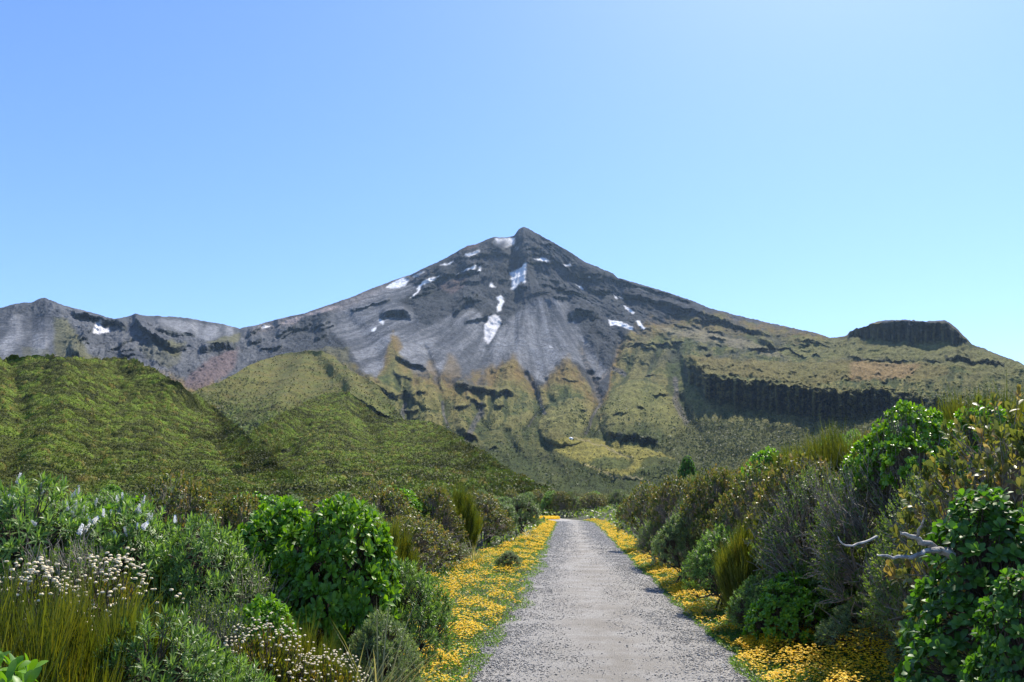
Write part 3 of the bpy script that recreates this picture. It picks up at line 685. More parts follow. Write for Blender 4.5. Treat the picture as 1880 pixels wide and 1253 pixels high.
# the path
py_ = np.linspace(-4, 66, 700); us = np.linspace(-1, 1, 41)
mid = path_mid(py_)[:, None]; ew = np.where(us[None, :] < 0, 1, 1)*(path_half(py_)[:, None] + .22*fbm(py_*1.1, py_*0+3, oct=4)[:, None]*np.abs(us)[None, :]**3)
PX = mid + us[None, :]*(ew + .05*perlin(py_[:, None]*4, us[None, :]*4)*np.abs(us)[None, :]**4); PYY = np.repeat(py_[:, None], 41, 1)
PZ = .012 + .022*(1-us[None, :]**4) + .006*perlin(PX*2.2, PYY*2.2)
PZ[:, 0] = PZ[:, -1] = -.02
idx = np.arange(PX.size, dtype=np.int32).reshape(PX.shape)
Q = np.stack([idx[:-1, :-1], idx[:-1, 1:], idx[1:, 1:], idx[1:, :-1]], -1).reshape(-1, 4)
m, nt, N, L = new_mat('gravel')
tc = N.new('ShaderNodeTexCoord')
v1 = noise_node(nt, 75, coord=tc.outputs['Object'], kind='ShaderNodeTexVoronoi'); v2 = noise_node(nt, 26, coord=tc.outputs['Object'], kind='ShaderNodeTexVoronoi')
nf = noise_node(nt, 1.1, 5, .65, tc.outputs['Object']); ng = noise_node(nt, 140, 3, .6, tc.outputs['Object'])
sep = N.new('ShaderNodeSeparateColor'); L.new(v1.outputs['Color'], sep.inputs[0])
stone = ramp(nt, sep.outputs[0], [(0, (.12, .115, .108)), (.35, (.195, .187, .175)), (.75, (.245, .236, .22)), (1, (.35, .33, .30))])
sep2 = N.new('ShaderNodeSeparateColor'); L.new(v2.outputs['Color'], sep2.inputs[0])
stone = mul_col(nt, stone, mapr(nt, sep2.outputs[0], 0, 1, .82, 1.12))
tan = mixc(nt, mapr(nt, ng.outputs[0], .3, .7, 0, 1), (.205, .186, .158), (.30, .275, .235))
xs = N.new('ShaderNodeSeparateXYZ'); L.new(tc.outputs['Object'], xs.inputs[0])
ax = N.new('ShaderNodeMath'); ax.operation = 'MULTIPLY_ADD'; L.new(xs.outputs[1], ax.inputs[0]); ax.inputs[1].default_value = -.072; ax.inputs[2].default_value = -.42
dx_ = N.new('ShaderNodeMath'); dx_.operation = 'ADD'; L.new(xs.outputs[0], dx_.inputs[0]); L.new(ax.outputs[0], dx_.inputs[1])
ab = N.new('ShaderNodeMath'); ab.operation = 'ABSOLUTE'; L.new(dx_.outputs[0], ab.inputs[0])
wm = N.new('ShaderNodeMath'); wm.operation = 'MULTIPLY'; L.new(mapr(nt, ab.outputs[0], .15, .95, 1, 0), wm.inputs[0]); L.new(mapr(nt, nf.outputs[0], .38, .58, 0, 1), wm.inputs[1])
colr = mixc(nt, wm.outputs[0], stone, tan)
pr = N.new('ShaderNodeBsdfPrincipled'); L.new(colr, pr.inputs['Base Color']); pr.inputs['Roughness'].default_value = .9
bp = N.new('ShaderNodeBump'); bp.inputs['Strength'].default_value = .9; bp.inputs['Distance'].default_value = .012; L.new(v1.outputs['Distance'], bp.inputs['Height']); bp.invert = True
L.new(bp.outputs[0], pr.inputs['Normal'])
o = N.new('ShaderNodeOutputMaterial'); L.new(pr.outputs[0], o.inputs[0])
pth = obj('path', mk_mesh('path', np.stack([PX, PYY, PZ], -1).reshape(-1, 3), [Q], smooth=True), m); pth['kind'] = 'structure'
# loose stones on it
def stones(n):
    r = RNG.uniform(0, 1, n); y = 5.2 * (56/5.2)**r
    u = RNG.uniform(-1, 1, n); u = np.sign(u)*np.abs(u)**.72*1.06
    keep = RNG.random(n) < (.25+.75*np.abs(u)+.6*perlin(u*2.2, y*.5)); y, u = y[keep], u[keep]; n = len(y)
    x = path_mid(y) + u*path_half(y)
    s = np.clip(RNG.lognormal(-5.08, .40, n), .0035, .018)*(.75+.45*np.abs(u))*np.clip(y/16, 1, 2.2)
    B = np.array([[1, 0, 0], [0, 1, 0], [-1, 0, 0], [0, -1, 0], [0, 0, 1], [0, 0, -1]], float)
    V = B[None]*(s[:, None, None]*RNG.uniform(.55, 1.35, (n, 6, 1))) + RNG.normal(size=(n, 6, 3))*s[:, None, None]*.22
    V[..., 2] *= .62
    a = RNG.uniform(0, 6.28, n); c_, s_ = np.cos(a)[:, None], np.sin(a)[:, None]
    xx = V[..., 0]*c_ - V[..., 1]*s_; yy = V[..., 0]*s_ + V[..., 1]*c_
    z0 = .014 + .020*(1-np.clip(np.abs(u), 0, 1)**4)
    V = np.stack([xx + x[:, None], yy + y[:, None], V[..., 2] + (z0 + s*.25)[:, None]], -1).reshape(-1, 3)
    T = np.array([[0, 1, 4], [1, 2, 4], [2, 3, 4], [3, 0, 4], [1, 0, 5], [2, 1, 5], [3, 2, 5], [0, 3, 5]])
    Fc = (T[None] + 6*np.arange(n)[:, None, None]).reshape(-1, 3)
    return V, Fc, np.repeat(RNG.random(n), 6)
m, nt, N, L = new_mat('pebble')
a_ = N.new('ShaderNodeAttribute'); a_.attribute_name = 'tint'
cc_ = ramp(nt, a_.outputs['Fac'], [(0, (.14, .138, .134)), (.3, (.25, .243, .23)), (.7, (.32, .31, .292)), (.93, (.40, .385, .355)), (1, (.52, .50, .46))])
pr = N.new('ShaderNodeBsdfPrincipled'); L.new(cc_, pr.inputs['Base Color']); pr.inputs['Roughness'].default_value = .8
o = N.new('ShaderNodeOutputMaterial'); L.new(pr.outputs[0], o.inputs[0])
V, Fc, T = stones(120000)
so = obj('loose_gravel', mk_mesh('loose_gravel', V, [Fc], tint=T), m); tag(so, 'loose grey crushed stones lying on the walking path', 'gravel', kind='stuff')

# ================================================================== PLANT KIT
def unit(v): return v/(np.linalg.norm(v, axis=-1, keepdims=True)+1e-9)
OVAL = [(0, .10), (.18, .45), (.5, .95), (.75, .95), (.92, .5), (1, 0)]
LANCE = [(0, .2), (.35, 1), (.7, .7), (1, 0)]
SMALL = [(0, .3), (.55, 1), (1, 0)]
BLADE = [(0, 1), (.35, .9), (.7, .65), (1, 0)]
def leaves(P, D, U, Ln, Wd, shape=LANCE, fold=.25, droop=.15, tint=None):
    """folded leaves: base P, direction D, upper side U, length Ln, half-width Wd"""
    n = len(P); D = unit(D); U = unit(U - (U*D).sum(1, keepdims=True)*D); S = np.cross(D, U)
    st = np.array(shape); k = len(st)
    s = st[:, 0][None, :, None]; w = st[:, 1][None, :, None]
    Lx = Ln[:, None, None]; Wx = Wd[:, None, None]
    dr = droop if np.ndim(droop) else np.full(n, droop)
    mid = P[:, None] + D[:, None]*s*Lx - U[:, None]*(s*s)*Lx*dr[:, None, None]
    lf = mid - S[:, None]*w*Wx + U[:, None]*w*Wx*fold; rt = mid + S[:, None]*w*Wx + U[:, None]*w*Wx*fold
    V = np.stack([lf, mid, rt], 2)                      # n,k,3,3
    base = (np.arange(n)*k*3)[:, None, None]
    rows = []
    for i in range(k-1):
        a = i*3
        if i < k-2 or st[-1, 1] > 0:
            rows += [[a, a+1, a+4, a+3], [a+1, a+2, a+5, a+4]]
        else:
            rows += [[a, a+1, a+4, a+3], [a+1, a+2, a+5, a+4]]
    Fq = (np.array(rows)[None] + base).reshape(-1, 4).astype(np.int32)
    t = RNG.random(n) if tint is None else tint
    return V.reshape(-1, 3), Fq, np.repeat(t, k*3)
def tubes(A, B, ra, rb, sides=3, bend=.12, seg=3):
    """tapered twigs from A to B with a small random bend"""
    n = len(A); s = np.linspace(0, 1, seg+1)[None, :, None]
    d = unit(B-A); off = RNG.normal(size=(n, 3)); ln = np.linalg.norm(B-A, axis=1)
    P = A[:, None]*(1-s) + B[:, None]*s + (np.sin(s*math.pi)*(off*ln[:, None]*bend)[:, None])
    if seg > 2: P[:, 1:-1] += RNG.normal(size=P[:, 1:-1].shape)*ln[:, None, None]*bend*.3
    ref = np.where(np.abs(d[:, 2:3]) > .9, np.array([[1., 0, 0]]), np.array([[0, 0, 1.]])); e1 = unit(np.cross(d, ref)); e2 = np.cross(d, e1)
    R = ra[:, None]*(1-s[..., 0]) + rb[:, None]*s[..., 0]
    an = np.arange(sides)*2*math.pi/sides
    V = P[:, :, None] + (e1[:, None, None]*np.cos(an)[None, None, :, None] + e2[:, None, None]*np.sin(an)[None, None, :, None])*R[:, :, None, None]
    rows = [[i*sides+j, i*sides+(j+1) % sides, (i+1)*sides+(j+1) % sides, (i+1)*sides+j] for i in range(seg) for j in range(sides)]
    Fq = (np.array(rows)[None] + (np.arange(n)*(seg+1)*sides)[:, None, None]).reshape(-1, 4).astype(np.int32)
    return V.reshape(-1, 3), Fq, np.repeat(RNG.random(n), (seg+1)*sides)
def join(parts):
    V, Fc, T, o = [], [], [], 0
    for v, f, t in parts:
        V.append(v); Fc.append(f+o); T.append(t); o += len(v)
    return np.concatenate(V), Fc, np.concatenate(T)
def crown(n, w, d, h, lobes=9, low=.15, seed=1, flat=1.0, jag=.12):
    """points + outward directions on an uneven bush of several lobes"""
    r = np.random.default_rng(seed)
    cs = []; 
    for i in range(lobes):
        a = i*2.4 + r.uniform(-.4, .4); q = math.sqrt((i+.4)/lobes)*.62
        hh = (1-.55*q*q)*r.uniform(.62, .9)
        rad = r.uniform(.24, .40)
        if low >= .3: cs.append((math.cos(a)*q*w/2, math.sin(a)*q*d/2, max(h*(hh-rad*.55), h*.2), rad*w*.62, rad*d*.62, rad*h*.78*flat))
        else: cs.append((math.cos(a)*q*w/2, math.sin(a)*q*d/2, h*hh*.5, rad*w*.66, rad*d*.66, h*hh*.52))
    cs.append((0, 0, h*.42, w*.36, d*.36, h*.44)); cs = np.array(cs)
    wt = (cs[:, 3]*cs[:, 4]); k = r.choice(len(cs), n*4, p=wt/wt.sum())
    v = unit(r.normal(size=(n*4, 3))); v[:, 2] = np.where(v[:, 2] < -.25, -v[:, 2], v[:, 2])
    rr = 1 - np.abs(r.normal(size=(n*4, 1)))*jag
    P = cs[k, :3] + v*cs[k, 3:]*rr
    Nn = unit(v/cs[k, 3:])
    ins = np.zeros(len(P), bool)
    for j in range(len(cs)):
        e = (((P-cs[j, :3])/cs[j, 3:])**2).sum(1); ins |= (e < .72) & (k != j)
    ok = ~ins & (P[:, 2] > low*h); P, Nn = P[ok][:n], Nn[ok][:n]
    sc = h/max(P[:, 2].max(), 1e-3); P[:, 2] *= sc
    return P, unit(Nn + np.array([0, 0, .35])), r
def branches(P, r, n_main=7, rad=.022, tip=.0025, spread=.1, inner=.7, sides=3, mids=4):
    """stems: root -> limbs -> twigs ending at every tuft"""
    n = len(P); k = n_main*mids
    mid_i = r.choice(n, min(k, n), replace=False); Mid = P[mid_i]*np.array([.62, .62, .66]) + r.normal(size=(len(mid_i), 3))*.03
    limb_i = r.choice(len(Mid), min(n_main, len(Mid)), replace=False); Lb = Mid[limb_i]*np.array([.45, .45, .5])
    root = r.normal(size=(len(Lb), 3))*np.array([spread, spread, 0]); root[:, 2] = -.05
    pa = [tubes(root, Lb, np.full(len(Lb), rad), np.full(len(Lb), rad*.7), max(sides, 5), .15, 4)]
    dd = np.linalg.norm(Mid[:, None]-Lb[None], axis=2).argmin(1)
    pa.append(tubes(Lb[dd], Mid, np.full(len(Mid), rad*.6), np.full(len(Mid), rad*.3), max(sides, 4), .12, 3))
    dm = np.linalg.norm(P[:, None]-Mid[None], axis=2).argmin(1)
    pa.append(tubes(Mid[dm], P, np.full(n, rad*.26), np.full(n, tip), sides, .10, 2))
    return join(pa)
def rosette(P, Nn, r, per, Ln, Wd, shape, tilt=(.2, 1.2), fold=.25, droop=.2, spread=.01, tint_by_tuft=.5):
    n = len(P); k = per
    a = r.uniform(0, 6.28, (n, 1)) + np.arange(k)[None, :]*2.4; tl = tilt[0] + (tilt[1]-tilt[0])*((np.arange(k)+.5)/k)[None, :] + r.normal(size=(n, k))*.13
    ref = unit(np.cross(Nn, unit(r.normal(size=(n, 3))))); e2 = np.cross(Nn, ref)
    D = Nn[:, None]*np.cos(tl)[..., None] + (ref[:, None]*np.cos(a)[..., None] + e2[:, None]*np.sin(a)[..., None])*np.sin(tl)[..., None]
    Ps = P[:, None] - Nn[:, None]*(tl[..., None]*spread) + r.normal(size=(n, k, 3))*.003
    U = Nn[:, None]*1.0 + D*-.2 + r.normal(size=(n, k, 3))*.15
    L_ = Ln*r.uniform(.7, 1.15, (n, k))*(.75+.25*np.clip(tl, 0, 1)); W_ = Wd*r.uniform(.8, 1.15, (n, k))
    tt = np.clip(tint_by_tuft*r.random((n, 1)) + (1-tint_by_tuft)*r.random((n, k)), 0, 1)
    return leaves(Ps.reshape(-1, 3), D.reshape(-1, 3), U.reshape(-1, 3), L_.ravel(), W_.ravel(), shape, fold, droop, tt.ravel())

G_PUKA = leaf_mat('broad_green_leaf', [(0, (.045, .105, .010)), (.5, (.105, .225, .016)), (.93, (.17, .32, .02)), (.975, (.20, .24, .02)), (1, (.45, .14, .015))], .45, .38, (1.5, 1.5, .5))
G_PUKA_L = leaf_mat('lime_green_leaf', [(0, (.06, .14, .012)), (.5, (.13, .27, .018)), (.97, (.22, .36, .025)), (1, (.5, .2, .02))], .33, .4, (1.4, 1.4, .5))
G_HEBE = leaf_mat('willowy_green_leaf', [(0, (.060, .11, .028)), (.5, (.13, .22, .050)), (1, (.24, .34, .10))], .42, .42, (1.4, 1.5, .6))
G_HEBE_P = leaf_mat('pale_grey_green_leaf', [(0, (.075, .115, .04)), (.5, (.155, .21, .08)), (1, (.27, .33, .15))], .45, .4, (1.2, 1.3, .7))
G_LEATH = leaf_mat('bronze_leathery_leaf', [(0, (.055, .072, .02)), (.4, (.115, .150, .034)), (.68, (.175, .180, .05)), (.88, (.24, .165, .06)), (1, (.36, .33, .20))], .42, .42, (1.3, 1.2, .6), .4)
G_DRAC = leaf_mat('ochre_needle', [(0, (.028, .050, .008)), (.4, (.085, .115, .012)), (.75, (.16, .165, .015)), (1, (.26, .14, .02))], .5, .45, (1.4, 1.3, .5))
G_COPR = leaf_mat('tiny_olive_leaf', [(0, (.045, .075, .016)), (.5, (.10, .15, .032)), (1, (.21, .23, .07))], .45, .4)
G_DARK = leaf_mat('dark_glossy_leaf', [(0, (.022, .058, .010)), (.5, (.050, .125, .015)), (.96, (.10, .20, .02)), (1, (.35, .14, .02))], .5, .38)
G_STRAW = leaf_mat('straw_blade', [(0, (.14, .17, .035)), (.5, (.28, .27, .10)), (1, (.45, .40, .22))], .45, .3, (1.1, 1.1, .6))
BARK = plain_mat('brown_bark', (.05, .038, .028), (.13, .10, .075), 40, .9)
BARK_G = plain_mat('weathered_grey_bark', (.13, .105, .08), (.36, .32, .27), 30, .85, .4)
FL_W = plain_mat('cream_petal', (.70, .56, .34), (.90, .78, .54), 60, .9)
FL_L = plain_mat('lilac_white_petal', (.72, .72, .74), (.88, .88, .86), 60, .8)
FL_Y = leaf_mat('yellow_petal', [(0, (.70, .44, .004)), (.5, (.80, .56, .006)), (1, (.84, .66, .02))], .6, .3, (1.1, 1.05, .5))

PROTO = {}
def proto(name, kind, parts, w, h):
    """parts: list of (part name, (V, faces, tint), material, kind tag)"""
    ms = []
    for pn, (V, Fc, T), m, kd in parts:
        if not isinstance(Fc, list): Fc = [Fc]
        me = mk_mesh(pn, V, Fc, tint=T); me.materials.append(m); ms.append((pn, me, kd))
    PROTO.setdefault(kind, []).append((name, ms, w, h))
def blobs(P, R, r, sides=6):
    """little domed flower heads"""
    n = len(P); an = np.arange(sides)*2*math.pi/sides
    ring = lambda rr, z: np.stack([np.cos(an)*rr, np.sin(an)*rr, np.full(sides, z)], 1)
    B = np.concatenate([ring(.8, -.1), ring(1, .15), ring(.65, .4), [[0, 0, .5]]])
    V = P[:, None] + B[None]*(R[:, None, None]*r.uniform(.8, 1.2, (n, len(B), 1)))
    q = []
    for i in (0, 1):
        for j in range(sides): q.append([i*sides+j, i*sides+(j+1) % sides, (i+1)*sides+(j+1) % sides, (i+1)*sides+j])
    t = [[2*sides+j, 2*sides+(j+1) % sides, 3*sides] for j in range(sides)]
    b = (np.arange(n)*len(B))[:, None, None]
    return V.reshape(-1, 3), [(np.array(q)[None]+b).reshape(-1, 4), (np.array(t)[None]+b).reshape(-1, 3)], np.repeat(r.random(n), len(B))

for sd_ in (11, 12, 13):    # broad-leaved shrub
    P, Nn, r = crown(600, 1.3, 1.3, 1.15, 13, .05, sd_)
    f = rosette(P, Nn, r, 9, .076, .0165, OVAL, (.25, 1.35), .22, .25)
    proto('broadleaf_shrub', 'puka', [('foliage', f, G_PUKA, None), ('branches', branches(P, r), BARK, None)], 1.3, 1.15)
for sd_ in (14, 15):
    P, Nn, r = crown(360, 1.6, 1.5, .9, 10, .35, sd_, .8)
    f = rosette(P, Nn, r, 8, .075, .019, OVAL, (.3, 1.4), .22, .2)
    proto('broadleaf_shrub', 'lime', [('foliage', f, G_PUKA_L, None), ('branches', branches(P, r), BARK_G, None)], 1.6, .9)
for sd_ in (17, 18):
    P, Nn, r = crown(620, 1.9, 1.7, 2.0, 12, .55, sd_, .7, .1)
    f = rosette(P, Nn, r, 8, .066, .018, OVAL, (.3, 1.4), .22, .2)
    proto('broadleaf_shrub', 'domed', [('foliage', f, G_PUKA_L, None), ('branches', branches(P, r, 9, .03, .004), BARK_G, None)], 1.9, 2.0)
for sd_ in (16,):
    P, Nn, r = crown(620, 1.3, 1.3, 1.9, 12, .05, sd_)
    f = rosette(P, Nn, r, 8, .066, .018, OVAL, (.3, 1.4), .2, .3)
    proto('broadleaf_shrub', 'dark', [('foliage', f, G_DARK, None), ('branches', branches(P, r), BARK, None)], 1.3, 1.9)
for sd_, mt, kd in ((21, G_HEBE, 'hebe'), (22, G_HEBE, 'hebe'), (23, G_HEBE_P, 'pale'), (24, G_HEBE_P, 'pale')):    # narrow-leaved shrub
    P, Nn, r = crown(560, 1.4, 1.3, 1.1, 12, .03, sd_)
    f = rosette(P, Nn, r, 16, .066, .0062, LANCE, (.1, 1.5), .2, .25, .03)
    proto('willow_leaved_shrub', kd, [('foliage', f, mt, None), ('branches', branches(P, r, 8), BARK, None)], 1.4, 1.1)
for sd_ in (31, 32, 33):    # leathery bronze shrub
    P, Nn, r = crown(620, 1.5, 1.4, 1.25, 13, .03, sd_, jag=.16)
    f = rosette(P, Nn, r, 9, .044, .0115, OVAL, (.1, 1.4), .2, .1, .03, .75)
    proto('leathery_shrub', 'leath', [('foliage', f, G_LEATH, None), ('branches', branches(P, r, 9, .02, .002), BARK_G, None)], 1.5, 1.25)
for sd_ in (41, 42):        # needle-leaved upright shrub
    r = np.random.default_rng(sd_); n = 26000
    cl = r.uniform(-1, 1, (150, 2)); cl = cl[(cl**2).sum(1) < 1]; k = r.integers(0, len(cl), n)
    ch = (.62+.38*r.random(len(cl)))*(1-.38*(cl**2).sum(1)); lean = cl*.30 + r.normal(size=cl.shape)*.10
    s0 = r.uniform(.05, .78, n); base = np.zeros((n, 3)); base[:, 2] = s0*ch[k]
    base[:, :2] = cl[k]*.30 + lean[k]*s0[:, None]*.6 + r.normal(size=(n, 2))*.022
    D = np.concatenate([lean[k]*.8 + r.normal(size=(n, 2))*.24, np.ones((n, 1))], 1)
    tt = np.clip(.25*r.random(n) + .62*r.random(len(cl))[k]*.9 + .35*(1-s0)*r.random(n), 0, 1)
    f = leaves(base, D, r.normal(size=(n, 3)), (.13+.11*r.random(n)), np.full(n, .0030), [(0, 1), (.5, .8), (1, 0)], .2, r.uniform(-.1, .25, n), tt)
    tw = tubes(np.concatenate([cl*.12, np.full((len(cl), 1), -.03)], 1), np.concatenate([cl*.30+lean*.5, (.8*ch)[:, None]], 1), np.full(len(cl), .007), np.full(len(cl), .002), 4, .06, 3)
    proto('needle_leaved_shrub', 'drac', [('foliage', f, G_DRAC, None), ('branches', tw, BARK, None)], .85, .92)
for sd_ in (51, 52):        # twiggy small-leaved shrub, half dead
    P, Nn, r = crown(900, 1.5, 1.4, 1.2, 9, .1, sd_, jag=.3)
    bb = branches(P, r, 9, .02, .0022, .12)
    ex = P[:300] + Nn[:300]*r.uniform(.03, .14, (300, 1)) + r.normal(size=(300, 3))*.05
    tw = tubes(P[:300], ex, np.full(300, .0028), np.full(300, .0012), 3, .15, 2)
    bb = join([(bb[0], np.concatenate(bb[1]), bb[2]), tw])
    kk = r.choice(900, 640, replace=False)
    f = rosette(P[kk], Nn[kk], r, 15, .026, .0075, SMALL, (.2, 1.7), .2, .1, .06)
    proto('twiggy_shrub', 'dead', [('foliage', f, G_COPR, None), ('branches', bb, BARK_G, None)], 1.5, 1.2)
for sd_ in (55, 56):        # fine small-leaved shrub
    P, Nn, r = crown(800, 1.4, 1.3, 1.1, 12, .1, sd_, jag=.2)
    f = rosette(P, Nn, r, 16, .024, .0062, SMALL, (.1, 1.7), .2, .1, .06, .7)
    proto('small_leaved_shrub', 'copr', [('foliage', f, G_COPR, None), ('branches', branches(P, r, 9, .018, .002), BARK_G, None)], 1.4, 1.1)
for sd_ in (61, 62):        # cream button-flowered shrub
    P, Nn, r = crown(620, 1.0, .9, .7, 9, .05, sd_, jag=.1)
    Nn = unit(Nn + np.array([0, 0, .9]))
    sp = P - Nn*.05
    f = rosette(sp, Nn, r, 18, .020, .0045, SMALL, (.2, 1.3), .2, -.2, .055, .6)
    if sd_ == 61:      # bigger heads bunched at the top
        cc_ = P[r.choice(len(P), 16, replace=False)]; dd_ = np.linalg.norm(P[:, None]-cc_[None], axis=2).min(1) - P[:, 2]*.12
        kk = np.argsort(dd_ - .5*P[:, 2])[:210]; fl = blobs(P[kk] + Nn[kk]*.006, r.uniform(.0075, .012, len(kk)), r)
    else:
        kk = r.choice(len(P), 420, replace=False); fl = blobs(P[kk] + Nn[kk]*.006, r.uniform(.006, .0095, len(kk)), r)
    proto('button_flowered_shrub', 'cass', [('foliage', f, G_DRAC, None), ('branches', branches(sp, r, 7, .012, .002), BARK, None), ('flower_heads', fl, FL_W, 'stuff')], 1.0, .7)
for sd_ in (71, 72):        # arching strap-leaved tussock
    r = np.random.default_rng(sd_); n = 90
    a = r.uniform(0, 6.28, n); t = r.uniform(.15, 1.1, n)
    D = np.stack([np.cos(a)*np.sin(t), np.sin(a)*np.sin(t), np.cos(t)], 1); P = D*.03; P[:, 2] = 0
    st = [(0, .8), (.2, 1), (.4, .95), (.6, .8), (.8, .55), (1, 0)]
    f = leaves(P, D, np.array([0, 0, 1.])[None] + .01*D, r.uniform(.35, .7, n), np.full(n, .006), st, .3, r.uniform(.3, .75, n))
    proto('strap_leaved_tussock', 'tuss', [('foliage', f, G_STRAW, None)], .9, .5)
r = np.random.default_rng(81)  # flower spike of the willow-leaved shrub (base at origin, points up)
n = 150; z = r.uniform(0, 1, n); a = r.uniform(0, 6.28, n)
D = np.stack([np.cos(a), np.sin(a), .5+.5*z], 1); P = np.stack([np.cos(a)*.003, np.sin(a)*.003, .012+z*.062], 1)
SPIKE = mk_mesh('flower_spike', *(lambda q: (q[0], [q[1]]))(leaves(P, D, np.array([[0, 0, 1.]])+0*D, .013*(1-.55*z), np.full(n, .0034), SMALL, .1, .2))); SPIKE.materials.append(FL_L)
SPIKE.attributes.new('tint', 'FLOAT', 'POINT')

def plant(kind, x, y, top=None, width=None, label=None, cat='shrub', group=None, var=None, rz=None, sink=.0, zbase=None):
    vs = PROTO[kind]; name, ms, w, h = vs[(random.randrange(len(vs)) if var is None else var) % len(vs)]
    z = float(ground_z(x, y)) if zbase is None else zbase
    o = empty(name, (x, y, z - sink), random.uniform(0, 6.28) if rz is None else rz)
    hs = 1.0 if top is None else max((top-z+sink)/h, .25); ws = hs if width is None else max(width/w, hs*.66)
    o.scale = (ws, ws, hs)
    tag(o, label, cat, group)
    for pn, me, kd in ms:
        c_ = bpy.data.objects.new(pn, me); C.objects.link(c_); c_.parent = o
        if kd: c_['kind'] = kd
    return o
def shot(kind, px, r, top_py, width_px, label, **k):
    """a plant seen at column px, r metres away, its top at row top_py and width_px wide"""
    dx, dy, dz = ray(px, top_py)
    return plant(kind, float(dx)*r, float(dy)*r, EYE + float(dz)*r, width_px/F*r, label, **k)

# ================================================================== THE PLANTS
# ---- left of the path, front to back
o = shot('drac', 60, 3.9, 1015, 260, 'tall ochre-green needle-leaved shrub filling the lower left corner', var=0)
o = shot('drac', 175, 4.1, 1025, 230, 'upright grassy-looking shrub with orange needles, beside the willow-leaved shrub in the lower left', var=1)
o = shot('puka', -30, 2.7, 1225, 150, 'light green broad-leaved shrub in the very bottom left corner', var=0, sink=.1)
shot('hebe', 300, 3.9, 1120, 250, 'bright willow-leaved shrub at the bottom edge between the needle shrub and the cream flowers', var=0)
shot('hebe', 420, 4.0, 1200, 200, 'low willow-leaved shrub at the bottom edge under the cream button flowers', var=1)
shot('cass', 195, 5.4, 1014, 190, 'shrub with clustered white button flowers standing behind the tall ochre needles', var=0)
shot('cass', 50, 5.2, 1026, 130, 'small white-flowered shrub at the left edge above the ochre needles', var=0)
shot('cass', 490, 4.6, 1128, 190, 'dense shrub covered in cream button flowers at the bottom, left of centre', var=1)
shot('cass', 600, 4.5, 1185, 130, 'low brownish shrub with sparse cream buttons next to the flower verge', var=1)
shot('puka', 480, 5.2, 1103, 90, 'small broad-leaved seedling shrub just above the cream button flowers', var=0)
shot('drac', 550, 5.0, 1118, 80, 'small ochre needle-leaved tuft in the shade of the big broad-leaved shrub', var=0)
h1 = shot('hebe', 75, 6.6, 880, 330, 'willow-leaved shrub with white flower spikes at the left edge of the view', var=0)
h2 = shot('hebe', 235, 6.6, 915, 300, 'willow-leaved shrub with lilac-white flower spikes, right of the one at the left edge', var=1)
h3 = shot('hebe', 375, 6.3, 950, 230, 'flowerless willow-leaved shrub over bare grey twigs, left of the big broad-leaved shrub', var=0)
shot('dead', 120, 6.0, 985, 300, 'bare twiggy shrub in shade beneath the white flower spikes', var=0)
shot('dead', 440, 6.2, 1010, 220, 'tangle of bare grey twigs left of the big broad-leaved shrub', var=1)
shot('copr', 390, 5.0, 1085, 150, 'fine olive small-leaved shrub above the lower willow-leaved shrub', var=0)
shot('puka', 626, 6.6, 920, 262, 'big rounded glossy green broad-leaved shrub left of the path', var=0, rz=.5)
shot('puka', 520, 7.2, 925, 150, 'small broad-leaved shrub leaning out behind the left shoulder of the big rounded one', var=1)
shot('hebe', 745, 6.9, 1030, 130, 'grey-green willow-leaved shrub between the big broad-leaved shrub and the yellow flowers', var=1)
shot('pale', 700, 5.9, 1120, 130, 'pale narrow-leaved shrub low beside the lower flower verge', var=0)
shot('tuss', 700, 5.4, 1150, 160, 'arching straw-coloured tussock in front of the big broad-leaved shrub', cat='tussock', var=0)
shot('tuss', 640, 5.1, 1175, 120, 'small tussock with pale drooping blades left of the lower yellow flowers', cat='tussock', var=1)
shot('leath', 320, 9.5, 866, 150, 'bronze leathery shrub rising behind the white flower spikes', var=0)
shot('leath', 440, 10, 900, 170, 'brown leathery shrub behind the bare grey twigs on the left', var=1)
shot('domed', 480, 14, 905, 200, 'yellow-green shrub far behind the big broad-leaved one, under the green ridge', var=1)
shot('drac', 700, 10.5, 930, 60, 'thin ochre needle-leaved shrub right behind the big broad-leaved shrub', var=1)
shot('drac', 665, 14, 915, 80, 'upright ochre needle-leaved shrub in the bronze scrub left of centre', var=0)
shot('drac', 833, 21, 880, 52, 'round ochre-green tuft standing out above the scrub left of the path', var=0)
shot('leath', 760, 13, 940, 190, 'brown leathery shrub with dead twigs left of the flower verge', var=2)
shot('dead', 800, 18, 975, 150, 'grey dead-twigged shrub at the back of the yellow flower verge', var=0)
shot('leath', 700, 15, 885, 170, 'bronze leathery shrub on the skyline of the left scrub under the scrub ridge', var=0)
shot('leath', 790, 17, 890, 150, 'silvery bronze shrub left of the round ochre tuft', var=1)
shot('leath', 880, 25, 900, 130, 'dark bronze shrub right of the round ochre tuft', var=2)
shot('pale', 900, 28, 912, 110, 'pale grey-green mounded shrub leaning over the far flower verge', var=0)
shot('pale', 958, 34, 908, 80, 'pale mounded shrub at the left bend of the path', var=1)
shot('pale', 935, 18, 1012, 56, 'small blue-green bush growing among the yellow flowers left of the path', var=1)
shot('tuss', 972, 30, 972, 50, 'pale striped tussock at the left edge of the path', cat='tussock', var=0)
shot('tuss', 870, 19, 985, 70, 'strap-leaved tussock at the back of the left flower verge', cat='tussock', var=1)
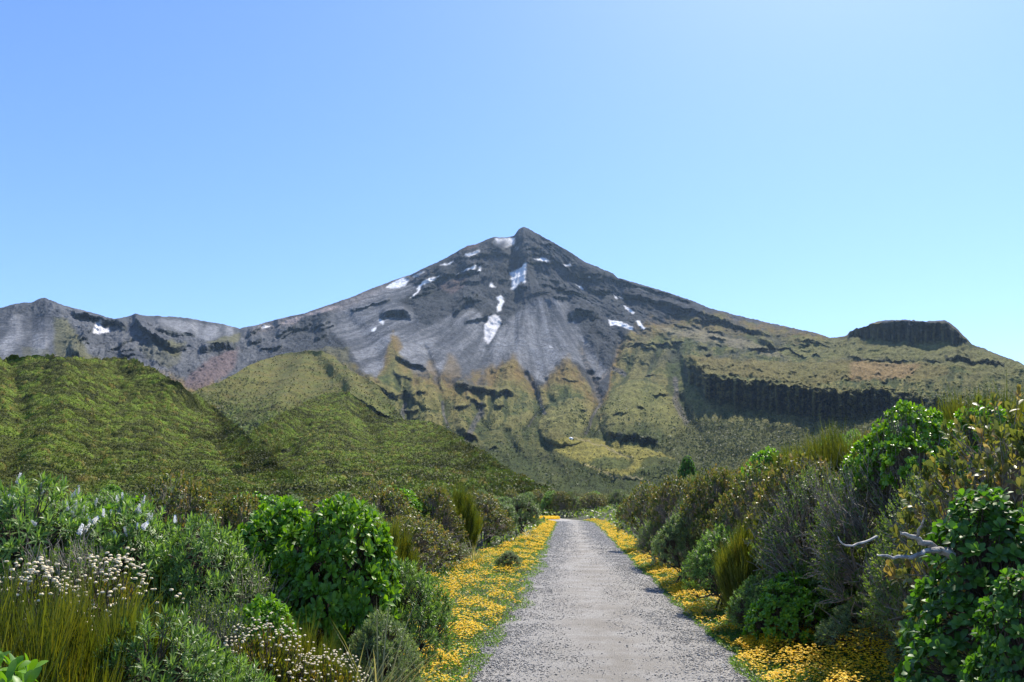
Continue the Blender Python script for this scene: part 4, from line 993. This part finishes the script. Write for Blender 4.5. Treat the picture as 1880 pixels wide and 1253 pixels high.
# ---- right of the path, front to back
shot('dark', 1810, 4.6, 905, 330, 'large dark glossy broad-leaved shrub at the right edge of the view', var=0)
shot('dark', 1880, 3.9, 1050, 260, 'dark broad-leaved shrub in the bottom right corner', var=0, rz=2)
shot('leath', 1850, 5.4, 728, 300, 'tall bronze leathery shrub at the right edge above the dark glossy one', var=0)
shot('leath', 1655, 7.8, 1035, 150, 'low brown leathery shrub below the fallen grey branch', var=1)
shot('pale', 1590, 8.2, 1095, 170, 'silver-green narrow-leaved shrub behind the right-hand yellow flowers', var=0)
shot('pale', 1700, 7.0, 1145, 150, 'second silver-green shrub, nearer the right edge at the bottom', var=1)
shot('hebe', 1530, 9.2, 1020, 190, 'leafy green shrub above the silver-green one on the right', var=0)
shot('puka', 1450, 9.0, 1055, 150, 'dark green leafy shrub in shade behind the right flower verge', var=1)
shot('domed', 1660, 8.2, 742, 230, 'domed lime-green shrub topping the right bank', var=0)
shot('domed', 1790, 9.5, 742, 120, 'small lime-green shrub behind the bronze shrub at the upper right', var=1)
shot('dead', 1600, 8.2, 835, 300, 'large half-dead shrub with bare grey twigs on the right bank', var=0)
shot('dead', 1490, 9.4, 850, 230, 'smaller half-dead grey-twigged shrub, left of the large one', var=1)
shot('copr', 1700, 7.2, 860, 170, 'olive small-leaved shrub under the lime-green dome', var=0)
shot('copr', 1585, 9, 945, 200, 'olive small-leaved shrub left of the fallen grey branch', var=1)
shot('drac', 1540, 12, 762, 110, 'ochre needle-leaved shrub on the bank, left of the lime-green dome', var=0)
shot('drac', 1495, 12.4, 782, 60, 'smaller ochre needle shrub beside the one left of the lime-green dome', var=1)
shot('drac', 1790, 11, 692, 90, 'tallest ochre needle-leaved shrub on the skyline at the upper right', var=0)
shot('drac', 1755, 11.2, 708, 50, 'ochre needle shrub just left of the tallest one at the upper right', var=1)
shot('drac', 1845, 11.2, 706, 70, 'ochre needle shrub just right of the tallest one at the upper right', var=1)
shot('drac', 1390, 10.4, 930, 80, 'dark ochre needle-leaved shrub in the middle of the right bank', var=1)
shot('drac', 1430, 15, 808, 50, 'small ochre tuft on top of the right bank next to the bright green one', var=0)
shot('domed', 1405, 14, 822, 80, 'low bright green shrub on the top of the right bank', var=1)
shot('leath', 1470, 10, 825, 180, 'bronze leathery shrub left of the half-dead grey-twigged shrubs', var=2)
shot('leath', 1390, 12.5, 850, 180, 'reddish bronze shrub in the middle of the right bank', var=0)
shot('leath', 1310, 15, 855, 150, 'bronze shrub below the dark conical bush on the right', var=1)
shot('leath', 1240, 19, 870, 140, 'bronze shrub on the right, nearer the path bend', var=2)
shot('dead', 1270, 16, 905, 130, 'grey dead-twigged shrub half-way along the right bank', var=0)
shot('pale', 1250, 15, 945, 120, 'grey-green shrub half-way along the right side of the path', var=1)
shot('hebe', 1325, 12, 965, 150, 'dark leafy shrub behind the right verge, in front of the bronze ones', var=1)
shot('leath', 1185, 25, 885, 110, 'dark bronze shrub overhanging the right edge of the path', var=0)
shot('copr', 1205, 19, 950, 110, 'brown small-leaved shrub at the right edge of the path', var=0)
shot('hebe', 1405, 9.6, 1050, 140, 'low green shrub in shade right behind the yellow flowers', var=0)
shot('dark', 1262, 44, 838, 34, 'dark conical bush standing above the scrub right of the path', var=0)
shot('tuss', 1445, 10, 1080, 130, 'dark tussock leaning over the right flower verge', cat='tussock', var=1)

# white flower spikes, each a part of its shrub
def spikes(sh, n, seed, xr, facing=None):
    r = np.random.default_rng(seed); fo = [c for c in sh.children if c.name.startswith('foliage')][0]
    co = np.empty(len(fo.data.vertices)*3, np.float32); fo.data.vertices.foreach_get('co', co); co = co.reshape(-1, 3)
    z = co[:, 2]; k = np.where(z > np.quantile(z, .80))[0]
    inv = sh.rotation_euler.z; cnt = 0
    for i in r.permutation(k):
        p = co[i]; w = Vector(p); w.rotate(sh.rotation_euler)
        if w.y > .12: continue
        s = bpy.data.objects.new('flower_spike', SPIKE); C.objects.link(s); s.parent = sh
        s.location = p; s.rotation_euler = (r.normal()*.5, r.normal()*.5, r.uniform(0, 6)); q = r.uniform(.8, 1.25)
        s.scale = (q/sh.scale[0], q/sh.scale[0], q/sh.scale[2]); cnt += 1
        if cnt >= n: break
spikes(h1, 26, 1, None); spikes(h2, 34, 2, None)

# ---- the scrub thicket that closes the view behind them, both sides
TOPS_L = [(-200, 870), (0, 885), (300, 890), (420, 905), (600, 905), (650, 892), (760, 888), (850, 900), (900, 905), (960, 912), (1000, 915)]
TOPS_R = [(1060, 912), (1130, 905), (1180, 888), (1250, 875), (1300, 856), (1400, 835), (1480, 822), (1560, 790), (1620, 775), (1700, 760), (1770, 740), (1880, 735), (2050, 720)]
BK = dict(leath='bronze', pale='silver-green', copr='olive', dead='grey-twigged', hebe='green', puka='glossy green', domed='yellow-green', drac='ochre needle-leaved')
seen = 0
# low rounded shrubs stepping up the right bank
rb = random.Random(5)
for i in range(46):
    y = 6.6 + 13*(i/46)**1.1 + rb.uniform(-.3, .3); d = 2.2 + rb.random()*2.1 + (.85 if y < 9.5 else 0); x = float(path_mid(y)) + d
    kind = rb.choice(['hebe', 'pale', 'copr', 'puka', 'leath', 'hebe', 'lime', 'copr', 'dark'])
    h_ = rb.uniform(.38, .62) + .14*(d-2.1)
    nm_ = dict(hebe='green willow-leaved', pale='silver-green', copr='olive small-leaved', puka='glossy broad-leaved', leath='bronze leathery', lime='lime-green', dark='dark glossy')[kind]
    wh = 'near end' if y < 11 else 'far part'
    plant(kind, x, y, float(ground_z(x, y)) + h_, rb.uniform(.7, 1.1), f'low {nm_} shrub on the {wh} of the right bank just above the flowers', group=f'low {nm_} shrubs on the {wh} of the right bank')
taken = [(o_.location.x, o_.location.y) for o_ in bpy.data.objects if o_.type == 'EMPTY']
random.seed(21)
bands = [(7.5, 10), (10, 13.5), (13.5, 18), (18, 25), (25, 34), (34, 46), (46, 62), (62, 84), (84, 110)]
for bi, (r0, r1) in enumerate(bands):
    rm_ = (r0+r1)/2; step = max(.85, rm_*.058)
    for side in (-1, 1):
        a0, a1 = (-.78, .30) if side < 0 else (-.1, .78)
        n = int((a1-a0)*rm_/step)
        for q in range(n):
            az = a0 + (a1-a0)*(q+random.random()*.7)/n; r = random.uniform(r0, r1)
            x, y = math.sin(az)*r, math.cos(az)*r
            d = x - float(path_mid(min(y, 62)))
            if d*side < 0: continue
            wdt = random.uniform(1.3, 1.9)*(1 + rm_*.010)
            lim = ((1.7 if side > 0 else 1.15 + float(np.interp(y, [5, 7, 9.8, 12, 16, 22, 27, 45], [.5, .6, 1.05, 1.5, 1.9, 1.6, 1.2, .8]))) + wdt*.48) if y < 58 else 0
            if abs(d) < lim: continue
            if any((x-a)**2+(y-b)**2 < (.45+rm_*.012)**2 for a, b in taken): continue
            if side > 0 and y < 19 and d < 4.1: continue
            taken.append((x, y))
            px = 940 + F*(x/(y*math.cos(PITCH)))*1.0
            px = 940 + F*(x/y)*math.cos(PITCH) if False else 940 + F*x/(y*math.cos(PITCH) + 0)
            tp = float(np.interp(px, *zip(*(TOPS_L if px < 1030 else TOPS_R)))) + random.uniform(2, 26) + (14 if r < 14 else 0)
            tz = EYE + float(ray(px, tp)[2])*r; g0 = float(ground_z(x, y)); tz = min(max(tz, g0 + .7), g0 + 3.2)
            kind = random.choices(['leath', 'pale', 'copr', 'dead', 'hebe', 'puka', 'domed', 'drac'], [6, 3 if side < 0 else 1.4, 3, .8, 3, 1.3 if side < 0 or r > 22 else 0, .7 if side < 0 or r > 22 else 0, .8])[0]
            if kind == 'drac': wdt *= .5
            dst = ('in the near scrub', 'in the middle of the scrub', 'in the far scrub')[0 if r < 16 else 1 if r < 36 else 2]
            sd = 'left of the path' if side < 0 else 'right of the path'
            lb = f'{BK[kind]} {"tuft" if kind == "drac" else "shrub"} {dst} {sd}'
            plant(kind, x, y, tz, wdt, lb, group=f'{BK[kind]} shrubs {dst} {sd}'); seen += 1
for i in range(26):       # the row that closes the view where the path bends away
    x = -6 + i*.85 + random.uniform(-.3, .3); y = random.uniform(66, 74)
    kind = ('leath', 'hebe', 'leath', 'copr', 'pale')[i % 5]
    plant(kind, x, y, EYE + random.uniform(.1, .8), random.uniform(2.2, 3.2), f'{BK[kind]} shrub behind the far bend of the path', group=f'{BK[kind]} shrubs behind the far bend of the path')
print('thicket shrubs', seen)

# ---- the fallen grey branch
def skin_branch(paths, radii, name, mat):
    parts = []
    for pts, (ra, rb) in zip(paths, radii):
        p = np.array(pts, float); s = 9; n = 14
        t = np.linspace(0, len(p)-1, n); q = np.stack([np.interp(t, range(len(p)), p[:, i]) for i in range(3)], 1)
        q[1:-1] = q[1:-1]*.5 + (q[:-2]+q[2:])*.25
        q += RNG.normal(size=q.shape)*ra*.28
        d = unit(np.gradient(q, axis=0)); e1 = unit(np.cross(d, np.array([[0, .3, 1.]]))); e2 = np.cross(d, e1)
        an = np.arange(s)*2*math.pi/s; R = np.linspace(ra, rb, n)[:, None]*(1+.16*RNG.normal(size=(1, s))+.07*RNG.normal(size=(n, s)))
        R[-1] *= .2
        V = q[:, None] + (e1[:, None]*np.cos(an)[None, :, None] + e2[:, None]*np.sin(an)[None, :, None])*R[..., None]
        Fq = np.array([[i*s+j, i*s+(j+1) % s, (i+1)*s+(j+1) % s, (i+1)*s+j] for i in range(n-1) for j in range(s)])
        parts.append((V.reshape(-1, 3), Fq, np.zeros(n*s)))
    V, Fc, T = join(parts)
    return obj(name, mk_mesh(name, V, Fc, smooth=True, tint=T), mat)
DEADW = plain_mat('silver_deadwood', (.16, .145, .13), (.50, .48, .45), 25, .8, .8)
A3 = lambda px, py, r: at(px, py, r)
br = skin_branch([[A3(1748, 1018, 4.44), A3(1715, 1005, 4.40), A3(1685, 990, 4.32), A3(1668, 985, 4.28), A3(1650, 976, 4.24)],
                  [A3(1684, 990, 4.32), A3(1686, 975, 4.28), A3(1693, 962, 4.24), A3(1697, 951, 4.20)],
                  [A3(1745, 1012, 4.48), A3(1700, 1010, 4.32), A3(1680, 1022, 4.24), A3(1640, 1024, 4.16), A3(1608, 1020, 4.08)],
                  [A3(1610, 985, 4.40), A3(1590, 995, 4.32), A3(1560, 1003, 4.24), A3(1545, 1000, 4.24), A3(1538, 984, 4.24)]],
                 [(.021, .006), (.008, .003), (.013, .004), (.006, .003)], 'fallen_branch', DEADW)
tag(br, 'bleached grey forked branch lying in the bushes on the right', 'branch')

# ---- verges: low herbs and yellow flowers on both sides of the path
def verge(n, side, green):
    r = RNG.uniform(0, 1, n); y = 5.3*(58/5.3)**(r**.9)
    if side < 0:
        wd = np.interp(y, [5, 7, 9.8, 12, 16, 22, 27, 45], [.5, .6, 1.05, 1.5, 1.9, 1.6, 1.2, .8]); u = RNG.uniform(-.3, 1, n)
        x = path_mid(y) - path_half(y) - u*wd
    else:
        wd = np.interp(y, [5, 7, 8.6, 11, 20, 40], [1.3, 1.05, .75, .6, .6, .8]); u = RNG.uniform(-.45, 1, n)
        y = np.where(RNG.random(n) < .35, RNG.uniform(6.2, 10, n), y); wd = np.interp(y, [5, 7, 8.6, 11, 20, 40], [1.3, 1.1, .85, .6, .6, .8])
        x = path_mid(y) + path_half(y) + u*wd
    e = fbm(x*1.7, y*1.1, oct=3); pz = fbm(x*2.6+5, y*1.6+8, oct=2)
    if green: keep = (u > -.12+.30*e+.1*pz)
    else:
        dens = .30+2.6*e+1.6*pz if side < 0 else .50+1.8*e+1.2*pz
        keep = (u > -.03+.28*e) & (RNG.random(n) < dens)
    x, y, u, e, pz = x[keep], y[keep], u[keep], e[keep], pz[keep]
    h = (.05+.10*np.clip(u*1.6, 0, 1)+.06*e+.07*np.clip(pz, -.4, 1))*RNG.uniform(.6, 1.1, len(x))
    return x, y, h
parts_g, parts_f = [], []
for side, ng_, nf_ in ((-1, 120000, 44000), (1, 110000, 44000)):
    x, y, h = verge(ng_, side, True)
    z = ground_z(x, y); n = len(x); hh = h*RNG.uniform(.1, 1, n); sc = np.clip(y/9, .8, 3)**.5
    D = RNG.normal(size=(n, 3)); D[:, 2] = np.abs(D[:, 2])*.9+.15
    parts_g.append(leaves(np.stack([x, y, z+hh], 1), D, RNG.normal(size=(n, 3))*.5+np.array([0, 0, 1]), RNG.uniform(.012, .030, n)*sc, RNG.uniform(.004, .0085, n)*sc, SMALL, .2, .1))
    x, y, h = verge(nf_, side, False); z = ground_z(x, y); n = len(x)
    if side > 0: h = h*(1+1.1*(1-sstep(7.5, 10, y)))
    sc = np.clip(y/10, .62, 3)**.6
    for k in range(5):       # five little keeled petals a head
        a = RNG.uniform(0, 6.28, n)
        D = np.stack([np.cos(a), np.sin(a), RNG.uniform(0, .7, n)], 1)
        parts_f.append(leaves(np.stack([x, y, z+h+.022], 1), D, RNG.normal(size=(n, 3))*.2+np.array([0, 0, 1]), RNG.uniform(.011, .019, n)*sc, RNG.uniform(.006, .010, n)*sc, SMALL, .3, .2))
# leaf litter, moss and seedlings under the thicket
def understory(n):
    az = RNG.uniform(-.85, .85, n); r = 3.5*(95/3.5)**RNG.uniform(0, 1, n)**.8
    x, y = np.sin(az)*r, np.cos(az)*r; yy = np.minimum(y, 62)
    d = x - path_mid(yy); lm = np.where(d < 0, 1.15 + .9*np.interp(y, [5, 7, 9.8, 12, 16, 22, 27, 45], [.5, .6, 1.05, 1.5, 1.9, 1.6, 1.2, .8]), 1.24 + .6)
    k = (np.abs(d) > lm) | (y > 64); x, y, r = x[k], y[k], r[k]; n = len(x)
    s = np.clip(r*.0042, .022, .22); h = np.clip(r*.006, .12, .5)*RNG.uniform(0, 1, n)*(1+fbm(x*.7, y*.7, oct=3))
    D = RNG.normal(size=(n, 3)); D[:, 2] = np.abs(D[:, 2])*.8+.1
    return leaves(np.stack([x, y, ground_z(x, y)*(1-sstep(60, 110, r)) + h], 1), D, RNG.normal(size=(n, 3))*.5+np.array([0, 0, 1]), s*RNG.uniform(.7, 1.4, n), s*.3, SMALL, .2, .1)
V, Fc, T = understory(150000)
tag(obj('understory', mk_mesh('understory', V, [Fc], tint=T), G_COPR), 'low leafy undergrowth on the ground beneath the shrubs', 'undergrowth', kind='stuff')
# a yellow patch where the path bends out of sight
x = RNG.uniform(1.6, 3.6, 5000); y = 60 + RNG.uniform(0, 4, 5000)
parts_f.append(leaves(np.stack([x, y, .08+RNG.uniform(0, .14, 5000)], 1), RNG.normal(size=(5000, 3)), np.tile([0, 0, 1.], (5000, 1)), np.full(5000, .06), np.full(5000, .03), SMALL))
V, Fc, T = join(parts_g)
G_HERB = leaf_mat('low_herb_leaf', [(0, (.04, .08, .012)), (.5, (.09, .17, .02)), (.9, (.16, .24, .03)), (1, (.30, .22, .08))], .5, .35)
tag(obj('verge_herbs', mk_mesh('verge_herbs', V, Fc, tint=T), G_HERB), 'low green clover-like herbs along both edges of the path', 'ground cover', kind='stuff')
V, Fc, T = join(parts_f)
tag(obj('yellow_flowers', mk_mesh('yellow_flowers', V, Fc, tint=T), FL_Y), 'carpet of small yellow flowers along both edges of the path', 'flowers', kind='stuff')

# ---- small white shelter and marker post on the tussock meadow below the summit
def ground_on(o_, px, py):
    d = ray(px, py); v = Vector((float(d[0]), float(d[1]), float(d[2]))).normalized()
    hit, loc, nn, i = o_.ray_cast(Vector((0, 0, EYE)), v, distance=9000)
    return loc if hit else None
bpy.context.view_layer.update()
p = ground_on(volcano, 1048, 807)
print('hut', p); hut = empty('mountain_hut', p); tag(hut, 'tiny white hut on the tussock meadow below the volcano', 'hut')
WP = plain_mat('white_paint', (.78, .78, .76), (.84, .84, .82), 2, .5); DK = plain_mat('dark_window', (.02, .025, .03), (.04, .045, .05), 2, .2)
def boxv(x0, x1, y0, y1, z0, z1):
    V = np.array([[x, y, z] for z in (z0, z1) for y in (y0, y1) for x in (x0, x1)], float)
    return V, np.array([[0, 2, 3, 1], [4, 5, 7, 6], [0, 1, 5, 4], [2, 6, 7, 3], [0, 4, 6, 2], [1, 3, 7, 5]]), np.zeros(8)
an = np.linspace(0, 2*math.pi, 17)[:-1]; dv = [(math.cos(t)*5*math.cos(e), math.sin(t)*4.4*math.cos(e), 4.6*math.sin(e)-.3) for e in (-.2, .25, .6, 1.0, 1.35) for t in an] + [(0, 0, 4.3)]
fq = np.array([[i*16+j, i*16+(j+1) % 16, (i+1)*16+(j+1) % 16, (i+1)*16+j] for i in range(4) for j in range(16)]); ft = np.array([[64+j, 64+(j+1) % 16, 80] for j in range(16)])
obj('shell', mk_mesh('shell', np.array(dv), [fq, ft], smooth=True, tint=np.zeros(81)), WP, hut)
obj('door', mk_mesh('door', *(lambda q: (q[0], [q[1]]))(boxv(-.6, .6, -4.5, -4.2, -.2, 2.0))), DK, hut)
p = ground_on(volcano, 1118, 818)
post = obj('marker_post', mk_mesh('marker_post', *(lambda q: (q[0], q[1]))(join([boxv(-.25, .25, -.25, .25, -.5, 7), boxv(-.9, .9, -.35, -.25, 5.6, 6.6)]))), DEADW)
post.location = p; tag(post, 'lone grey marker post on the meadow beside the worn track', 'post')

# ---- wisp of steam drifting off the crater rim
def steam():
    bm = bmesh.new(); bmesh.ops.create_icosphere(bm, subdivisions=3, radius=1.0)
    for v in bm.verts: v.co *= 1 + .25*math.sin(v.co.x*5+v.co.z*4)
    me = bpy.data.meshes.new('steam'); bm.to_mesh(me); bm.free(); o = obj('steam', me)
    p = at(922, 447, 3830.); o.location = [float(q) for q in p]; o.scale = (62, 60, 34)
    m, nt, N, L = new_mat('steam_vapour')
    tc = N.new('ShaderNodeTexCoord'); n = noise_node(nt, 1.6, 5, .6, tc.outputs['Object'])
    ln = N.new('ShaderNodeVectorMath'); ln.operation = 'LENGTH'; L.new(tc.outputs['Object'], ln.inputs[0])
    a = N.new('ShaderNodeMath'); a.operation = 'MULTIPLY'
    L.new(mapr(nt, n.outputs[0], .38, .65, 0, .12), a.inputs[0]); L.new(mapr(nt, ln.outputs['Value'], .2, .95, 1, 0), a.inputs[1])
    v = N.new('ShaderNodeVolumePrincipled'); v.inputs['Color'].default_value = (.95, .96, 1, 1); L.new(a.outputs[0], v.inputs['Density'])
    out = N.new('ShaderNodeOutputMaterial'); L.new(v.outputs[0], out.inputs['Volume']); me.materials.append(m)
    tag(o, 'small white wisp of vapour at the snowy crater rim', 'vapour', kind='stuff')
steam()
